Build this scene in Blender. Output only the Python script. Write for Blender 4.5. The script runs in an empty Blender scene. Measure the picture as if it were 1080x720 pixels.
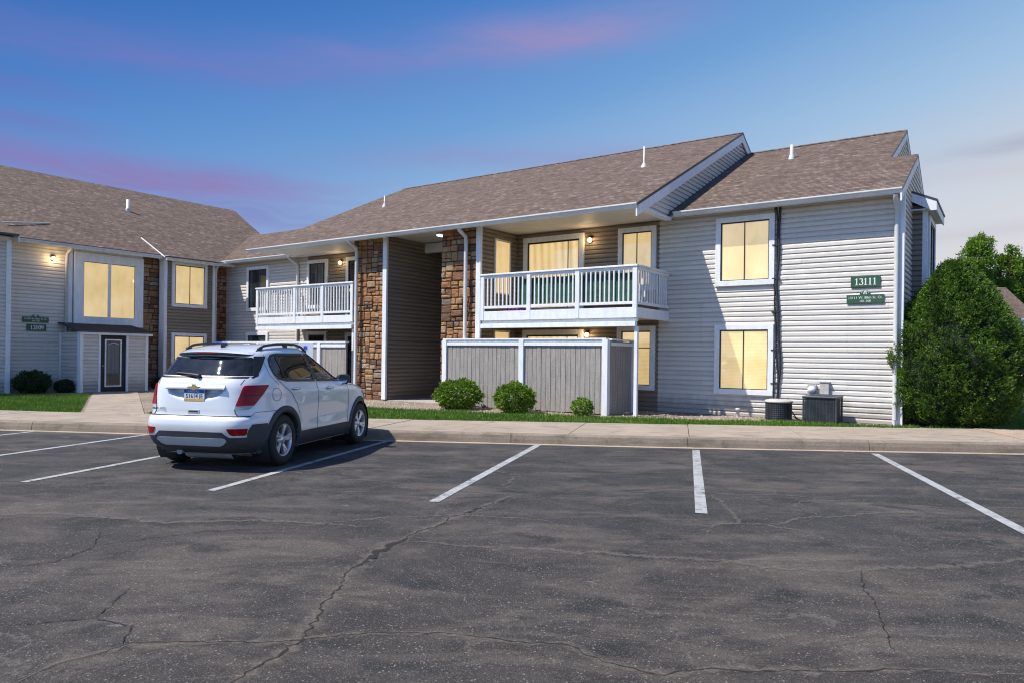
import bpy, bmesh, math, random
import numpy as np
from mathutils import Vector, Matrix

random.seed(11)
rng = np.random.default_rng(7)
SC = bpy.context.scene
COL = SC.collection
PI = math.pi

# ------------------------------------------------------------------ frames
TH = math.radians(34.8)
U = (math.cos(TH), -math.sin(TH))
V = (math.sin(TH), math.cos(TH))
C0 = (8.51, 15.68)

def W(a, b, z=0.0):
    return Vector((C0[0] + a*U[0] + b*V[0], C0[1] + a*U[1] + b*V[1], z))

# ------------------------------------------------------------------ materials
MATS = {}

class NT:
    def __init__(s, name):
        s.m = bpy.data.materials.new(name)
        s.m.use_nodes = True
        s.t = s.m.node_tree
        s.b = s.t.nodes['Principled BSDF']
        s.out = s.t.nodes['Material Output']
    def n(s, typ, **kw):
        nd = s.t.nodes.new(typ)
        for k, v in kw.items():
            if k in nd.inputs:
                nd.inputs[k].default_value = v
            else:
                setattr(nd, k, v)
        return nd
    def l(s, a, b):
        s.t.links.new(a, b)
    def math(s, op, a, b=None, clamp=False):
        nd = s.t.nodes.new('ShaderNodeMath'); nd.operation = op; nd.use_clamp = clamp
        for i, q in enumerate((a, b)):
            if q is None: continue
            if isinstance(q, (int, float)): nd.inputs[i].default_value = q
            else: s.l(q, nd.inputs[i])
        return nd.outputs[0]
    def mix(s, fac, a, b, blend='MIX'):
        nd = s.t.nodes.new('ShaderNodeMix'); nd.data_type = 'RGBA'; nd.blend_type = blend
        for i, q in ((0, fac), (6, a), (7, b)):
            if isinstance(q, (int, float)): nd.inputs[i].default_value = q
            elif isinstance(q, (tuple, list)): nd.inputs[i].default_value = (*q[:3], 1)
            else: s.l(q, nd.inputs[i])
        return nd.outputs[2]
    def ramp(s, fac, stops, interp='LINEAR'):
        nd = s.t.nodes.new('ShaderNodeValToRGB')
        cr = nd.color_ramp; cr.interpolation = interp
        while len(cr.elements) < len(stops): cr.elements.new(0.5)
        for e, (p, c) in zip(cr.elements, stops):
            e.position = p
            e.color = (c, c, c, 1) if isinstance(c, (int, float)) else (*c[:3], 1)
        s.l(fac, nd.inputs[0])
        return nd.outputs[0]
    def coord(s, kind='Object', scale=(1, 1, 1), loc=(0, 0, 0), rot=(0, 0, 0)):
        tc = s.t.nodes.new('ShaderNodeTexCoord')
        mp = s.t.nodes.new('ShaderNodeMapping')
        mp.inputs['Scale'].default_value = scale
        mp.inputs['Location'].default_value = loc
        mp.inputs['Rotation'].default_value = rot
        s.l(tc.outputs[kind], mp.inputs[0])
        return mp.outputs[0]
    def noise(s, vec, scale, detail=4, rough=.55, dist=0.0):
        nd = s.n('ShaderNodeTexNoise')
        nd.inputs['Scale'].default_value = scale
        nd.inputs['Detail'].default_value = detail
        nd.inputs['Roughness'].default_value = rough
        nd.inputs['Distortion'].default_value = dist
        s.l(vec, nd.inputs['Vector'])
        return nd.outputs[0]
    def bump(s, h, strength=.3, dist=.01):
        nd = s.n('ShaderNodeBump')
        nd.inputs['Strength'].default_value = strength
        nd.inputs['Distance'].default_value = dist
        s.l(h, nd.inputs['Height'])
        s.l(nd.outputs[0], s.b.inputs['Normal'])

def S(v):
    """sRGB 0-255 -> linear"""
    out = []
    for c in v:
        c /= 255.0
        out.append(c/12.92 if c <= .04045 else ((c+.055)/1.055)**2.4)
    return tuple(out)

def simple(name, col, rough=.6, metal=0.0, amt=.12, scale=3.0, stretch=(1, 1, 1), spec=.5, bump=0, bscale=80, fine=0.0, coat=0):
    t = NT(name)
    vec = t.coord('Object', stretch)
    nz = t.noise(vec, scale, 5)
    dark = tuple(c*(1-amt*1.6) for c in col); lite = tuple(min(1, c*(1+amt)) for c in col)
    c = t.ramp(nz, [(.3, dark), (.7, lite)])
    if fine:
        n2 = t.noise(t.coord('Object'), bscale, 3)
        c = t.mix(fine, c, t.ramp(n2, [(.35, tuple(q*.45 for q in col)), (.65, tuple(min(1, q*1.5) for q in col))]))
    t.l(c, t.b.inputs['Base Color'])
    t.b.inputs['Roughness'].default_value = rough
    t.b.inputs['Metallic'].default_value = metal
    t.b.inputs['Specular IOR Level'].default_value = spec
    t.b.inputs['Coat Weight'].default_value = coat
    t.b.inputs['Coat Roughness'].default_value = .04
    if bump:
        t.bump(t.noise(t.coord('Object'), bscale, 4), bump, .01)
    MATS[name] = t.m
    return t.m

def mat_siding(name, col):
    t = NT(name)
    at = t.n('ShaderNodeAttribute', attribute_name='tint')
    c = t.ramp(at.outputs['Fac'], [(0, tuple(q*.90 for q in col)), (1, tuple(q*1.07 for q in col))])
    fine = t.noise(t.coord('Object', (6, 6, 50)), 2.0, 3)
    vert = t.noise(t.coord('Object', (5, 5, .35)), 1.4, 5)
    c = t.mix(.14, c, t.ramp(fine, [(.3, tuple(q*.7 for q in col)), (.7, tuple(q*1.2 for q in col))]))
    c = t.mix(t.ramp(vert, [(.52, 0.0), (.8, .30)]), c, tuple(q*.66 for q in col))
    # splash dirt along the foot of the wall
    sp = t.n('ShaderNodeSeparateXYZ'); t.l(t.coord('Object'), sp.inputs[0])
    zz = t.math('ADD', sp.outputs[2], t.math('MULTIPLY', t.noise(t.coord('Object', (2, 2, 1)), 2.5, 5), -.5))
    c = t.mix(t.ramp(zz, [(0.0, .55), (.35, 0.0)]), c, (.16, .13, .10))
    t.l(c, t.b.inputs['Base Color'])
    t.b.inputs['Roughness'].default_value = .5
    t.bump(t.noise(t.coord('Object', (1, 1, 7)), 5, 3), .14, .03)
    MATS[name] = t.m

mat_siding('siding_light', (.60, .56, .505))
mat_siding('siding_brown', (.235, .186, .140))
simple('trim_white', (.74, .755, .775), .5, amt=.07, scale=4, stretch=(2, 2, .7), fine=.08, bscale=25)
simple('soffit_white', (.62, .61, .585), .6, amt=.06)
simple('gutter_white', (.66, .66, .64), .38, amt=.10, scale=2, stretch=(.6, 3, 3), fine=.08, bscale=14)
simple('fence_board', (.30, .275, .25), .8, amt=.16, scale=5, stretch=(4, 4, .5), fine=.18, bscale=22)
simple('metal_white', (.56, .56, .55), .4, amt=.08)
simple('dark_metal', (.055, .06, .07), .5, amt=.2, fine=.1)
simple('grey_metal', (.33, .33, .32), .5, amt=.12)
simple('pale_metal', (.48, .46, .42), .55, amt=.16, fine=.15, bscale=14)
simple('black_frame', (.012, .012, .013), .4, amt=.1)
simple('black_plastic', (.022, .023, .026), .55, amt=.15)
simple('brown_door', (.010, .010, .013), .6, amt=.1)
simple('brass', (.55, .38, .12), .3, metal=1)
simple('bark', (.10, .075, .055), .9, amt=.3, scale=8, bump=.5, bscale=20)
simple('mortar', (.035, .028, .024), .95, amt=.2)
simple('sign_green', (.028, .085, .045), .45, amt=.1)
simple('sign_letter', (.70, .74, .66), .5, amt=.03)
simple('privacy_green', (.012, .085, .05), .7, amt=.35, scale=9, fine=.4, bscale=60)
simple('purple_cloth', (.16, .035, .22), .8)
simple('parking_blue', (.03, .12, .50), .4)
simple('kerb_yellow', (.62, .36, .10), .8, amt=.2)
simple('stem', (.12, .09, .06), .9)
simple('breezeway_floor', (.36, .33, .30), .85, amt=.15, fine=.1)
simple('far_wall', (.72, .74, .78), .6)
simple('far_road', (.06, .06, .062), .9)
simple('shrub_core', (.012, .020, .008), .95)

# grass ground (below the blades)
t = NT('grass_ground')
n1 = t.noise(t.coord('Object'), 1.3, 6); n2 = t.noise(t.coord('Object'), 24, 4)
c = t.ramp(n1, [(.3, (.030, .060, .012)), (.7, (.060, .105, .022))])
c = t.mix(.4, c, t.ramp(n2, [(.3, (.02, .035, .01)), (.7, (.085, .13, .03))]))
t.l(c, t.b.inputs['Base Color']); t.b.inputs['Roughness'].default_value = .9
t.bump(n2, .8, .05)
MATS['grass_ground'] = t.m

# gravel / mulch bed
t = NT('gravel_bed')
vo = t.n('ShaderNodeTexVoronoi'); vo.inputs['Scale'].default_value = 24
t.l(t.coord('Object'), vo.inputs['Vector'])
n1 = t.noise(t.coord('Object'), .9, 5)
c = t.mix(.55, t.ramp(n1, [(.35, (.16, .115, .08)), (.65, (.36, .29, .22))]), vo.outputs['Color'], 'MULTIPLY')
c = t.mix(.45, c, t.ramp(t.noise(t.coord('Object'), 40, 4), [(.3, (.07, .045, .03)), (.7, (.48, .40, .31))]))
t.l(c, t.b.inputs['Base Color']); t.b.inputs['Roughness'].default_value = .95
t.bump(vo.outputs['Distance'], .9, .03)
MATS['gravel_bed'] = t.m
simple('gravel_stone', (.42, .33, .25), .9, amt=.35, scale=14)

def leaf_mat(name, cols, rough=.5, trans=.25):
    t = NT(name)
    at = t.n('ShaderNodeAttribute', attribute_name='tint')
    c = t.ramp(at.outputs['Fac'], [(i/(len(cols)-1), q) for i, q in enumerate(cols)])
    t.l(c, t.b.inputs['Base Color'])
    t.b.inputs['Roughness'].default_value = rough
    t.b.inputs['Specular IOR Level'].default_value = .3
    tr = t.n('ShaderNodeBsdfTranslucent'); t.l(t.mix(.5, c, (.10, .16, .02)), tr.inputs[0])
    mx = t.n('ShaderNodeMixShader'); mx.inputs[0].default_value = trans
    t.l(t.b.outputs[0], mx.inputs[1]); t.l(tr.outputs[0], mx.inputs[2]); t.l(mx.outputs[0], t.out.inputs[0])
    MATS[name] = t.m
leaf_mat('leaf_bright', [(.055, .10, .010), (.14, .24, .020), (.28, .42, .045)])
leaf_mat('leaf_dark', [(.018, .035, .014), (.032, .06, .022), (.055, .09, .03)])
leaf_mat('leaf_yew', [(.014, .036, .008), (.046, .105, .014), (.10, .19, .022), (.18, .28, .036)])
leaf_mat('leaf_tree', [(.10, .18, .02), (.17, .30, .035), (.27, .42, .06)], trans=.5)
leaf_mat('grass_blade', [(.045, .11, .010), (.085, .19, .016), (.15, .27, .035), (.24, .27, .09)], trans=.3)

# asphalt
t = NT('asphalt')
oc = t.coord('Object')
big = t.noise(oc, .55, 6, .6)
mot = t.noise(oc, 3.2, 6, .7)
agg2 = t.noise(oc, 48, 3, .7)
sep = t.n('ShaderNodeSeparateXYZ'); t.l(t.coord('Object', rot=(0, 0, .17)), sep.inputs[0])
wob = t.math('ADD', sep.outputs[1], t.math('MULTIPLY', t.noise(oc, .8, 4), 2.2))
stall = t.ramp(t.math('MULTIPLY', t.math('SUBTRACT', wob, 6.6), .55, True), [(0, 0.0), (1, 1.0)])
lane = t.ramp(big, [(.3, (.030, .0268, .0250)), (.7, (.048, .0432, .0398))])
bay = t.ramp(big, [(.3, (.021, .0212, .0225)), (.7, (.040, .0395, .0405))])
c = t.mix(stall, lane, bay)
c = t.mix(1.0, c, t.ramp(mot, [(.3, (.72, .72, .72)), (.7, (1.28, 1.27, 1.25))]), 'MULTIPLY')
mid = t.noise(t.coord('Object', (.8, 1.7, 1), (3, 1, 0), (0, 0, .10)), .8, 9, .70, .8)
c = t.mix(t.ramp(mid, [(.47, 0.0), (.59, .42), (.72, .82)]), c, (.122, .102, .086))
streak = t.noise(t.coord('Object', (.6, 2.4, 1), (7, 2, 0), (0, 0, .13)), 1.1, 10, .74, .9)
c = t.mix(t.ramp(streak, [(.55, 0.0), (.66, .42), (.80, .75)]), c, (.150, .126, .105))
spot = t.noise(t.coord('Object', (1, 1.4, 1), (11, 5, 0)), 1.7, 4)
c = t.mix(t.ramp(spot, [(.34, .8), (.46, 0.0)]), c, (.016, .018, .019))
pale = t.noise(t.coord('Object', (1, 2, 1), (31, 9, 0)), 2.3, 5, .6)
c = t.mix(t.ramp(pale, [(.685, 0.0), (.74, .55)]), c, (.20, .205, .22))
def specks(scale, thr, fac, col, loc):
    vo = t.n('ShaderNodeTexVoronoi'); vo.inputs['Scale'].default_value = scale; t.l(t.coord('Object', loc=loc), vo.inputs['Vector'])
    sx = t.n('ShaderNodeSeparateColor'); t.l(vo.outputs['Color'], sx.inputs[0])
    m_ = t.math('MULTIPLY', t.ramp(vo.outputs['Distance'], [(.28, 1.0), (.46, 0.0)]), t.ramp(sx.outputs[0], [(thr, 0.0), (min(.99, thr+.12), 1.0)]))
    return t.mix(t.math('MULTIPLY', m_, fac), c, col), vo
c, v1 = specks(125, .64, .70, (.17, .155, .142), (0, 0, 0))
c, v2 = specks(66, .86, .75, (.24, .22, .20), (3, 7, 0))
c, v3 = specks(80, .55, .6, (.012, .011, .011), (9, 2, 0))
# hairline crazing
vo = t.n('ShaderNodeTexVoronoi'); vo.feature = 'DISTANCE_TO_EDGE'; vo.inputs['Scale'].default_value = .6
wv = t.n('ShaderNodeVectorMath'); wv.operation = 'ADD'
nn = t.n('ShaderNodeTexNoise'); nn.inputs['Scale'].default_value = 2.2; nn.inputs['Detail'].default_value = 9; nn.inputs['Roughness'].default_value = .65; t.l(oc, nn.inputs['Vector'])
sc = t.n('ShaderNodeVectorMath'); sc.operation = 'SCALE'; sc.inputs['Scale'].default_value = .9; t.l(nn.outputs['Color'], sc.inputs[0])
t.l(oc, wv.inputs[0]); t.l(sc.outputs[0], wv.inputs[1]); t.l(wv.outputs[0], vo.inputs['Vector'])
ln = t.ramp(vo.outputs['Distance'], [(0.0, 1.0), (.013, 0.0)])
msk = t.ramp(t.noise(t.coord('Object', loc=(5, 5, 5)), .9, 5, .7), [(.48, 0.0), (.62, .62)])
c = t.mix(t.math('MULTIPLY', ln, msk), c, (.125, .112, .10))
t.l(c, t.b.inputs['Base Color'])
t.b.inputs['Roughness'].default_value = .84
t.b.inputs['Specular IOR Level'].default_value = .3
hb = t.math('ADD', t.math('ADD', t.math('MULTIPLY', v1.outputs['Distance'], -.8), t.math('MULTIPLY', v2.outputs['Distance'], -.6)), agg2)
t.bump(hb, .45, .008)
MATS['asphalt'] = t.m
# cracks: UV x runs across the ribbon (0..1)
def mat_crack(name, col, lo, hi, nsc, opac):
    t = NT(name); uv = t.n('ShaderNodeSeparateXYZ'); t.l(t.n('ShaderNodeUVMap', uv_map='UVMap').outputs[0], uv.inputs[0])
    e = t.math('SUBTRACT', 1.0, t.math('ABSOLUTE', t.math('SUBTRACT', t.math('MULTIPLY', uv.outputs[0], 2.0), 1.0)))
    n_ = t.noise(t.coord('Object'), nsc, 5, .75)
    fine_ = t.noise(t.coord('Object'), 60, 3, .7)
    a = t.math('ADD', t.math('MULTIPLY', n_, .75), t.math('MULTIPLY', fine_, .35))
    al = t.ramp(t.math('MULTIPLY', a, t.math('POWER', e, .6)), [(lo, 0.0), (hi, opac)])
    t.b.inputs['Roughness'].default_value = .95
    t.l(t.ramp(fine_, [(.3, tuple(q*.6 for q in col)), (.7, tuple(q*1.4 for q in col))]), t.b.inputs['Base Color'])
    tr = t.n('ShaderNodeBsdfTransparent'); mx = t.n('ShaderNodeMixShader'); t.l(al, mx.inputs[0]); t.l(tr.outputs[0], mx.inputs[1]); t.l(t.b.outputs[0], mx.inputs[2]); t.l(mx.outputs[0], t.out.inputs[0])
    MATS[name] = t.m
mat_crack('crack_dark', (.014, .013, .012), .16, .34, 14, .92)
mat_crack('crack_dust', (.135, .115, .098), .20, .56, 8, .62)

# parking line paint, worn
t = NT('line_paint')
w1 = t.noise(t.coord('Object'), 9, 8, .8); w2 = t.noise(t.coord('Object'), 55, 3, .7)
c = t.mix(t.ramp(w2, [(.55, 0.0), (.75, .5)]), (.34, .345, .35), (.13, .127, .124))
w3 = t.noise(t.coord('Object'), 1.6, 4, .6)
c = t.mix(t.math('MULTIPLY', t.ramp(w1, [(.47, 0.0), (.58, .92)]), t.ramp(w3, [(.38, .10), (.62, 1.0)])), c, (.065, .07, .067))
t.l(c, t.b.inputs['Base Color']); t.b.inputs['Roughness'].default_value = .8
t.bump(w2, .4, .006)
MATS['line_paint'] = t.m

def mat_concrete(name, a, b, sc=1.0, speck=.25):
    t = NT(name)
    oc = t.coord('Object')
    n1 = t.noise(oc, 1.1*sc, 7, .62); n2 = t.noise(oc, 60, 4, .7); n3 = t.noise(t.coord('Object', (1, 4, 4)), 1.8, 5)
    c = t.ramp(n1, [(.3, a), (.7, b)])
    c = t.mix(speck, c, t.ramp(n2, [(.35, tuple(q*.4 for q in a)), (.65, tuple(q*1.25 for q in b))]))
    c = t.mix(t.ramp(n3, [(.50, 0.0), (.68, .62)]), c, tuple(q*.5 for q in a))
    n4 = t.noise(oc, 3.1, 6, .7); c = t.mix(t.ramp(n4, [(.56, 0.0), (.66, .45)]), c, tuple(q*.42 for q in a))
    n5 = t.noise(oc, 14, 4, .7); c = t.mix(t.ramp(n5, [(.64, 0.0), (.70, .6)]), c, tuple(q*.3 for q in a))
    t.l(c, t.b.inputs['Base Color']); t.b.inputs['Roughness'].default_value = .9
    t.bump(n2, .35, .01)
    MATS[name] = t.m
mat_concrete('sidewalk_concrete', (.28, .225, .175), (.37, .305, .24))
mat_concrete('kerb_concrete', (.19, .152, .115), (.275, .225, .17), 2, .4)
mat_concrete('gutter_concrete', (.36, .285, .21), (.45, .365, .28), 2, .3)
mat_concrete('aggregate_concrete', (.36, .25, .18), (.46, .34, .25), 3, .5)
simple('joint_dark', (.05, .042, .035), .95)

# roof shingles (UV in metres: u along the eave, v up the slope)
def mat_shingle(name, cols):
    t = NT(name)
    uv = t.n('ShaderNodeUVMap', uv_map='UVMap').outputs[0]
    def brick(w, h, off, seed):
        mp = t.n('ShaderNodeMapping'); mp.inputs['Location'].default_value = (seed*3.1, 0, 0)
        t.l(uv, mp.inputs[0])
        bk = t.n('ShaderNodeTexBrick'); bk.offset = off; bk.offset_frequency = 2; bk.squash = .8; bk.squash_frequency = 3
        bk.inputs['Scale'].default_value = 1
        bk.inputs['Brick Width'].default_value = w; bk.inputs['Row Height'].default_value = h
        bk.inputs['Mortar Size'].default_value = .008; bk.inputs['Mortar Smooth'].default_value = .3
        bk.inputs['Color1'].default_value = (0, 0, 0, 1); bk.inputs['Color2'].default_value = (1, 1, 1, 1)
        bk.inputs['Mortar'].default_value = (.0, .0, .0, 1)
        t.l(mp.outputs[0], bk.inputs['Vector'])
        return bk
    b1 = brick(.17, .135, .37, 0); b2 = brick(.31, .135, .61, 1)
    v1 = t.math('ADD', t.math('MULTIPLY', b1.outputs['Color'], .62), t.math('MULTIPLY', b2.outputs['Color'], .38))
    c = t.ramp(v1, [(.05, cols[0]), (.45, cols[1]), (.8, cols[2]), (1, cols[3])])
    mp2 = t.n('ShaderNodeMapping'); mp2.inputs['Scale'].default_value = (.35, .8, 1); t.l(uv, mp2.inputs[0])
    n1 = t.noise(mp2.outputs[0], 1.0, 6)
    c = t.mix(1.0, c, t.ramp(n1, [(.3, (.92, .92, .92)), (.7, (1.06, 1.05, 1.04))]), 'MULTIPLY')
    mp3 = t.n('ShaderNodeMapping'); mp3.inputs['Scale'].default_value = (2.2, .12, 1); t.l(uv, mp3.inputs[0])
    c = t.mix(t.ramp(t.noise(mp3.outputs[0], 1.0, 5), [(.56, 0.0), (.75, .28)]), c, tuple(q*.7 for q in cols[0]))
    n2 = t.noise(uv, 70, 3, .7)
    c = t.mix(.30, c, t.ramp(n2, [(.35, tuple(q*.35 for q in cols[1])), (.65, tuple(q*1.7 for q in cols[2]))]))
    # dark edge at the butt of each course
    sp = t.n('ShaderNodeSeparateXYZ'); t.l(uv, sp.inputs[0])
    fr = t.math('FRACT', t.math('DIVIDE', sp.outputs[1], .135))
    c = t.mix(t.ramp(fr, [(0, .9), (.20, .65), (.34, 0.0)]), c, tuple(q*.30 for q in cols[0]))
    t.l(c, t.b.inputs['Base Color']); t.b.inputs['Roughness'].default_value = .93
    t.b.inputs['Specular IOR Level'].default_value = .25
    h = t.math('ADD', t.math('MULTIPLY', fr, -.6), t.math('MULTIPLY', v1, .5))
    t.bump(h, .6, .02)
    MATS[name] = t.m
mat_shingle('roof_shingle', [(.050, .033, .025), (.130, .091, .071), (.190, .140, .112), (.31, .25, .21)])
mat_shingle('porch_shingle', [(.03, .028, .028), (.05, .046, .045), (.07, .065, .063), (.09, .085, .082)])

# stone: per-stone colour attribute
t = NT('stone')
at = t.n('ShaderNodeAttribute', attribute_name='tint')
c = t.ramp(at.outputs['Fac'], [(0, (.075, .034, .022)), (.18, (.22, .085, .036)), (.42, (.42, .185, .068)), (.62, (.47, .265, .11)), (.84, (.46, .34, .20)), (.93, (.40, .33, .25)), (1, (.15, .13, .12))])
n1 = t.noise(t.coord('Object', (1, 1, 1.6)), 7, 7, .65); n2 = t.noise(t.coord('Object'), 34, 4, .7)
c = t.mix(1.0, c, t.ramp(n1, [(.28, (.45, .42, .40)), (.72, (1.35, 1.3, 1.22))]), 'MULTIPLY')
c = t.mix(.3, c, t.ramp(n2, [(.3, (.05, .03, .02)), (.7, (.40, .27, .16))]))
t.l(c, t.b.inputs['Base Color']); t.b.inputs['Roughness'].default_value = .9
t.bump(t.math('ADD', n1, t.math('MULTIPLY', n2, .4)), .9, .05)
MATS['stone'] = t.m

# lit panes
GLOW = .46
def mat_lit(name, kind, col=(.93, .67, .30)):
    t = NT(name)
    if kind == 'blind':
        wv = t.n('ShaderNodeTexWave'); wv.bands_direction = 'Z'; wv.inputs['Scale'].default_value = 9
        wv.inputs['Distortion'].default_value = .4; wv.inputs['Detail'].default_value = 1
        t.l(t.coord('Object'), wv.inputs['Vector'])
        f = t.math('ADD', t.math('MULTIPLY', wv.outputs['Fac'], .16), t.math('MULTIPLY', t.noise(t.coord('Object'), 1.6, 3), .9))
    elif kind == 'curtain':
        wv = t.n('ShaderNodeTexWave'); wv.bands_direction = 'DIAGONAL'; wv.inputs['Scale'].default_value = 2.6
        wv.inputs['Distortion'].default_value = 1.2; wv.inputs['Detail'].default_value = 2
        t.l(t.coord('Object', (1, 1, .04)), wv.inputs['Vector'])
        f = t.math('ADD', t.math('MULTIPLY', wv.outputs['Fac'], .38), t.math('MULTIPLY', t.noise(t.coord('Object', (1, 1, .5)), 2.0, 3), .75))
    else:
        f = t.math('ADD', t.noise(t.coord('Object', (1, 1, .6)), 1.7, 5), .05)
    c = t.ramp(f, [(.22, tuple(q*.62 for q in col)), (.42, tuple(q*.88 for q in col)), (.58, col), (.85, (min(1, col[0]*1.08), col[1]*1.13, col[2]*1.35))])
    t.l(t.mix(1.0, c, (.52, .55, .62), 'MULTIPLY'), t.b.inputs['Base Color'])
    t.l(c, t.b.inputs['Emission Color']); t.b.inputs['Emission Strength'].default_value = GLOW*{'shade': 1.0, 'blind': 1.06, 'curtain': 1.12}[kind]
    t.b.inputs['Roughness'].default_value = .04; t.b.inputs['Specular IOR Level'].default_value = 1.0
    t.bump(t.noise(t.coord('Object'), 1.2, 2), .02, .05)
    MATS[name] = t.m
mat_lit('pane_lit_shade', 'shade'); mat_lit('pane_lit_blind', 'blind'); mat_lit('pane_lit_curtain', 'curtain')
simple('pane_dark', (.022, .028, .033), .05, amt=.4, scale=1.5, spec=.8)
simple('curtain_grey', (.16, .16, .155), .8, amt=.3, scale=6, stretch=(5, 5, .1))
def mat_emit(name, col, st):
    t = NT(name); t.b.inputs['Base Color'].default_value = (.8, .8, .7, 1)
    t.b.inputs['Emission Color'].default_value = (*col, 1); t.b.inputs['Emission Strength'].default_value = st
    MATS[name] = t.m
mat_emit('bulb', (1.0, .66, .26), 9)
mat_emit('tube_light', (1.0, .97, .9), 2.2)

# ------------------------------------------------------------------ mesh builder
class MB:
    def __init__(s):
        s.v = []; s.f = []; s.m = []; s.uv = []; s.tint = []; s.ct = 0.0; s.sm = []
    def add(s, pts, faces, mi=0, uvs=None, smooth=False):
        o = len(s.v)
        s.v.extend([tuple(p) for p in pts])
        for k, f in enumerate(faces):
            s.f.append([o+i for i in f]); s.m.append(mi); s.tint.append(s.ct); s.sm.append(smooth)
            s.uv.append(uvs[k] if uvs else None)
        return s
    def quad(s, a, b, c, d, mi=0, uv=None):
        return s.add([a, b, c, d], [(0, 1, 2, 3)], mi, [uv] if uv else None)
    def box(s, x0, x1, y0, y1, z0, z1, mi=0):
        p = [(x0, y0, z0), (x1, y0, z0), (x1, y1, z0), (x0, y1, z0), (x0, y0, z1), (x1, y0, z1), (x1, y1, z1), (x0, y1, z1)]
        return s.add(p, [(3, 2, 1, 0), (4, 5, 6, 7), (0, 1, 5, 4), (1, 2, 6, 5), (2, 3, 7, 6), (3, 0, 4, 7)], mi)
    def ext(s, poly, vec, mi=0):
        """solid: planar polygon (3d points) extruded by vec"""
        n = len(poly); q = [tuple(Vector(p)+Vector(vec)) for p in poly]
        fs = [tuple(range(n))[::-1], tuple(range(n, 2*n))] + [(i, (i+1) % n, n+(i+1) % n, n+i) for i in range(n)]
        return s.add(list(poly)+q, fs, mi)
    def tube(s, pts, r, n=8, mi=0, cap=True, smooth=True):
        pts = [Vector(p) for p in pts]; rs = r if isinstance(r, (list, tuple)) else [r]*len(pts)
        vs = []; prev = None
        for i, p in enumerate(pts):
            d = (pts[min(i+1, len(pts)-1)] - pts[max(i-1, 0)]).normalized()
            if prev is None:
                up = Vector((0, 0, 1)) if abs(d.z) < .9 else Vector((1, 0, 0))
                x = d.cross(up).normalized()
            else:
                x = (prev - d*prev.dot(d)).normalized()
            prev = x; y = d.cross(x)
            for k in range(n):
                a = 2*PI*k/n
                vs.append(tuple(p + (x*math.cos(a)+y*math.sin(a))*rs[i]))
        fs = []
        for i in range(len(pts)-1):
            for k in range(n):
                fs.append((i*n+k, i*n+(k+1) % n, (i+1)*n+(k+1) % n, (i+1)*n+k))
        s.add(vs, fs, mi, smooth=smooth)
        if cap:
            s.add(vs[:n], [tuple(range(n))[::-1]], mi); s.add(vs[-n:], [tuple(range(n))], mi)
        return s
    def lathe(s, prof, n=24, axis='z', c=(0, 0, 0), mi=0, smooth=True, arc=2*PI, a0=0):
        vs = []; full = abs(arc-2*PI) < 1e-6; m = n if full else n+1
        for r, h in prof:
            for k in range(m):
                a = a0+arc*k/n; x, y = r*math.cos(a), r*math.sin(a)
                q = {'z': (x, y, h), 'y': (x, h, y), 'x': (h, x, y)}[axis]
                vs.append((q[0]+c[0], q[1]+c[1], q[2]+c[2]))
        fs = []
        for i in range(len(prof)-1):
            for k in range(n):
                k2 = (k+1) % m
                fs.append((i*m+k, i*m+k2, (i+1)*m+k2, (i+1)*m+k))
        return s.add(vs, fs, mi, smooth=smooth)
    def ball(s, c, r, n=10, mi=0):
        pr = [(r*math.sin(PI*i/n), -r*math.cos(PI*i/n)) for i in range(n+1)]
        return s.lathe(pr, n*2, 'z', c, mi)

def link(name, mesh, mats, parent=None):
    o = bpy.data.objects.new(name, mesh); COL.objects.link(o)
    for m in (mats if isinstance(mats, (list, tuple)) else [mats]):
        mesh.materials.append(MATS[m] if isinstance(m, str) else m)
    if parent is not None: o.parent = parent
    return o

def build(name, mb, mats, parent=None, origin=None, tint=False, bevel=0, fix=True):
    """ONE mesh object; origin is subtracted from the coordinates (building-local or world)"""
    if origin is None: origin = ORG.get(root_of(parent).name, (0, 0, 0)) if parent is not None else (0, 0, 0)
    me = bpy.data.meshes.new(name)
    me.from_pydata([(x-origin[0], y-origin[1], z-origin[2]) for x, y, z in mb.v], [], mb.f)
    me.polygons.foreach_set('material_index', mb.m)
    me.polygons.foreach_set('use_smooth', mb.sm)
    if any(u is not None for u in mb.uv):
        ul = me.uv_layers.new(name='UVMap')
        for p, u in zip(me.polygons, mb.uv):
            if u:
                for li, q in zip(p.loop_indices, u): ul.data[li].uv = q
    if tint:
        at = me.attributes.new('tint', 'FLOAT', 'FACE'); at.data.foreach_set('value', mb.tint)
    if fix:
        bm = bmesh.new(); bm.from_mesh(me); bmesh.ops.recalc_face_normals(bm, faces=bm.faces); bm.to_mesh(me); bm.free()
    o = link(name, me, mats, parent)
    if bevel:
        bv = o.modifiers.new('bevel', 'BEVEL'); bv.width = bevel; bv.segments = 2; bv.limit_method = 'ANGLE'
    return o

ORG = {}
def root_of(o):
    while o.parent is not None: o = o.parent
    return o

def thing(name, label, cat, loc=(0, 0, 0), frame='W', group=None, rotz=0):
    """Empty at the thing's base. frame 'B': loc is building-local (a, b, z)"""
    o = bpy.data.objects.new(name, None); COL.objects.link(o)
    o.empty_display_size = .2
    if frame == 'B':
        o.location = W(*loc); o.rotation_euler = (0, 0, -TH + rotz)
        ORG[o.name] = loc
    else:
        o.location = loc; o.rotation_euler = (0, 0, rotz)
        ORG[o.name] = loc if rotz == 0 else (0, 0, 0)
    o['label'] = label; o['category'] = cat
    if group: o['group'] = group
    return o

def structure(name, mb, mats, **kw):
    o = build(name, mb, mats, **kw); o['kind'] = 'structure'; return o

def copy_tree(o, parent=None):
    c = o.copy(); COL.objects.link(c)
    if parent is not None: c.parent = parent
    for ch in list(o.children): copy_tree(ch, c)
    return c
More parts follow.
